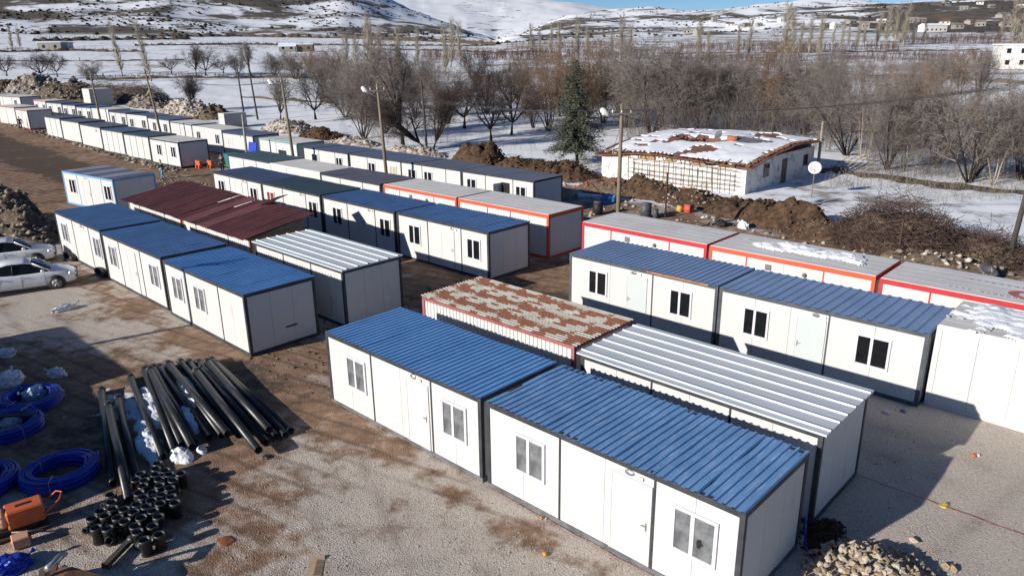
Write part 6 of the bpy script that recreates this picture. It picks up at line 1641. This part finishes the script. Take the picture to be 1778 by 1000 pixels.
bin_('green waste bin beside the blue bins before the navy roof', bpos(402, 258, 33.6), 1.5, 1.1, 1.35, GB, GB, YAW); bin_('blue waste bin with its lid shut next to the green bin', bpos(416, 260, 33.2), 1.4, 1.1, 1.3, BB, BB, YAW); bin_('tall blue waste bin with its lid thrown open', bpos(429, 258, 33.8), 1.4, 1.1, 1.5, BB, BB, YAW, True)
for px, py, lab in ((346, 292, 'orange barrier piece near the dark-framed container end'), (366, 292, 'orange barrier piece right of the first one')):
    p = G(px, py); r = empty('road_barrier', p, YAW, lab, 'barrier'); box('beam', -.45, .45, -.12, .12, .3, .75, M['machine'], r, .02); box('foot', -.4, -.2, -.2, .2, 0, .3, M['machine'], r); box('foot', .2, .4, -.2, .2, 0, .3, M['machine'], r)
# ------------------------------------------------------------------ people
def person(label, p, face, top, legs, stride=.18, hgt_=1.74, hair=(.02, .018, .016)):
    k = hgt_ / 1.74; root = empty('person', p, face, label, 'person')
    def skin(name, verts, edges, radii, mat, sub=2):
        me = bpy.data.meshes.new(name); me.from_pydata([tuple(Vector(v) * k) for v in verts], edges, []); o = obj(name, me, root)
        me.materials.append(mat); md = o.modifiers.new('s', 'SKIN'); md.use_smooth_shade = True
        for i, r_ in enumerate(radii): me.skin_vertices[0].data[i].radius = (r_[0] * k, r_[1] * k) if isinstance(r_, tuple) else (r_ * k, r_ * k)
        me.skin_vertices[0].data[0].use_root = True
        o.modifiers.new('d', 'SUBSURF').levels = sub; o.modifiers['d'].render_levels = sub; return o
    st = stride; skinm = pm('skin_tone', (.42, .26, .19), None, .6, 4)
    V = [(0, 0, .98), (0, 0, 1.15), (0, 0, 1.36), (0, 0, 1.48), (.01, 0, 1.56), (.02, 0, 1.64), (.01, 0, 1.72)]; E = [(i, i + 1) for i in range(6)]; Rr = [(.15, .11), (.14, .10), (.17, .11), .055, .075, (.085, .075), .05]
    for sg in (-1, 1):
        b = len(V); f = sg * st
        V += [(0, sg * .10, .92), (f * .5, sg * .11, .50), (f, sg * .11, .09), (f + .14, sg * .12, .035)]; E += [(0, b), (b, b + 1), (b + 1, b + 2), (b + 2, b + 3)]; Rr += [.085, .058, .04, .035]
        b = len(V); g = -sg * st * .8
        V += [(0, sg * .20, 1.40), (g * .4 - .02, sg * .26, 1.13), (g + .05, sg * .25, .90), (g + .09, sg * .25, .82)]; E += [(2, b), (b, b + 1), (b + 1, b + 2), (b + 2, b + 3)]; Rr += [.055, .042, .03, (.04, .02)]
        for q in range(5):
            c = len(V); V.append((g + .09 + (.0 if q else .05), sg * (.25 - .03 + .014 * q), .74 + .008 * abs(q - 2) + (.04 if q == 0 else 0))); E.append((b + 3, c)); Rr.append(.009)
    skin('body', V, E, Rr, skinm)
    cut = [(0, 0, .95), (0, 0, 1.15), (0, 0, 1.36), (0, 0, 1.46)]; Ev = [(0, 1), (1, 2), (2, 3)]; Rv = [(.18, .135), (.165, .125), (.195, .13), .08]
    for sg in (-1, 1):
        b = len(cut); g = -sg * st * .8; cut += [(0, sg * .205, 1.40), (g * .4 - .02, sg * .265, 1.13), (g + .045, sg * .255, .91)]; Ev += [(2, b), (b, b + 1), (b + 1, b + 2)]; Rv += [.072, .06, .05]
    skin('jacket', cut, Ev, Rv, top)
    cut = [(0, 0, .97)]; Ev = []; Rv = [(.16, .125)]
    for sg in (-1, 1):
        b = len(cut); f = sg * st; cut += [(0, sg * .10, .88), (f * .5, sg * .11, .50), (f, sg * .11, .12)]; Ev += [(0, b), (b, b + 1), (b + 1, b + 2)]; Rv += [.10, .072, .058]
    skin('trousers', cut, Ev, Rv, legs)
    skin('hair', [(-.03, 0, 1.63), (-.02, 0, 1.70), (.02, 0, 1.745)], [(0, 1), (1, 2)], [.075, .085, .055], pm('dark_hair', hair, None, .8, 5))
    for sg in (-1, 1): tube('shoe', [(sg * st - .05, sg * .11, .045), (sg * st + .06, sg * .115, .045), (sg * st + .17, sg * .12, .03)], [.05, .055, .03], M['black'], root, 8)
    tube('nose', [(.095, 0, 1.655), (.115, 0, 1.625)], [.008, .014], skinm, root, 5)
    for sg in (-1, 1): tube('ear', [(.01, sg * .085, 1.66), (.01, sg * .088, 1.62)], .014, skinm, root, 5)
    return root
blk = pm('black_cloth', (.014, .014, .016), None, .9, 4); lbl = pm('light_blue_cloth', (.10, .33, .52), (.15, .40, .58), .85, 5); dgr = pm('dark_grey_cloth', (.05, .05, .055), None, .9, 4)
p = G(283, 311); person('person in dark jacket and light blue trousers walking by the brown roofs', p, .9, blk, lbl)
p = G(37, 226); person('person in all black clothes before the red-eaved container', p, 2.0, blk, blk)
p = G(387, 300); person('person in dark grey clothes standing near the orange barriers', p, -1.6, dgr, blk, .05)
# ------------------------------------------------------------------ distant houses
def far_house(label, px, py, w, d, h, wallm, roofm, rz=None, flat=False, group='distant houses'):
    p = G(px, py); r = empty('far_house', p, rz if rz is not None else rng.uniform(-.5, .5), label, 'house', group)
    box('wall', -w / 2, w / 2, -d / 2, d / 2, -.8, h, wallm, r)
    if flat: box('roof', -w / 2 - .3, w / 2 + .3, -d / 2 - .3, d / 2 + .3, h, h + .3, roofm, r)
    else:
        v = [(-w / 2 - .3, -d / 2 - .3, h + .002), (w / 2 + .3, -d / 2 - .3, h + .002), (w / 2 + .3, d / 2 + .3, h + .002), (-w / 2 - .3, d / 2 + .3, h + .002), (-w / 2 - .3, 0, h + 1.6), (w / 2 + .3, 0, h + 1.6)]
        mesh('roof', v, [(0, 1, 5, 4), (2, 3, 4, 5), (0, 4, 3), (1, 2, 5), (3, 2, 1, 0)], roofm, False, r)
    n = max(2, int(w / 3.2)); fl_ = 2 if h > 4.5 else 1
    for k in range(fl_):
        for i in range(n):
            x = -w / 2 + (i + .5) * w / n; box('window', x - .5, x + .5, -d / 2 - .05, -d / 2 - .002, .9 + k * 2.9, 2.1 + k * 2.9, M['glass'], r)
    return r
SN, PLW, TL, CN = M['snow'], M['plaster'], M['tile'], M['conc']
far_house('flat grey farm building with snowy roof in the far field', 93, 88, 9, 6, 3.0, CN, SN, .1, True); far_house('lighter shed attached right of the far grey farm building', 112, 87, 5, 6, 2.6, PLW, CN, .1, True)
far_house('far hut under a domed snowy roof beside the dark shed', 500, 90, 7, 6, 2.0, CN, SN, .2); far_house('dark timber shed with snowy roof at the far field edge', 531, 90, 7, 5, 3.0, M['timber'], SN, .1, True)
far_house('white two-storey house at the picture edge beyond the orchard', 1775, 118, 13, 10, 5.8, PLW, SN, -.35, True); far_house('pale house with snowy roof on the lower village slope', 1618, 56, 16, 9, 4.2, PLW, SN, .1)
pos = [(1192, 60), (1212, 62), (1240, 38), (1268, 40), (1296, 40), (1318, 40), (1356, 38), (1376, 40), (1402, 44), (1432, 52), (1450, 52), (1478, 40), (1500, 50), (1530, 38), (1548, 52), (1586, 38), (1600, 33), (1640, 40), (1662, 50), (1684, 36), (1702, 44), (1640, 8), (1656, 6), (1700, 14), (1720, 20), (1738, 30), (1745, 48), (1768, 36), (1672, 22), (1770, 18)]
for i, (px, py) in enumerate(pos):
    far_house(f'small village house on the far slope, {ordn[i]} in the scatter from the left', px, py, rng.uniform(5, 8), rng.uniform(5, 7), rng.choice([2.4, 2.6, 3.6]), rng.choice([PLW, CN, CN, M['rubblewhite'], M['rubble']]), rng.choice([SN, CN, TL, CN, M['rubble']]))
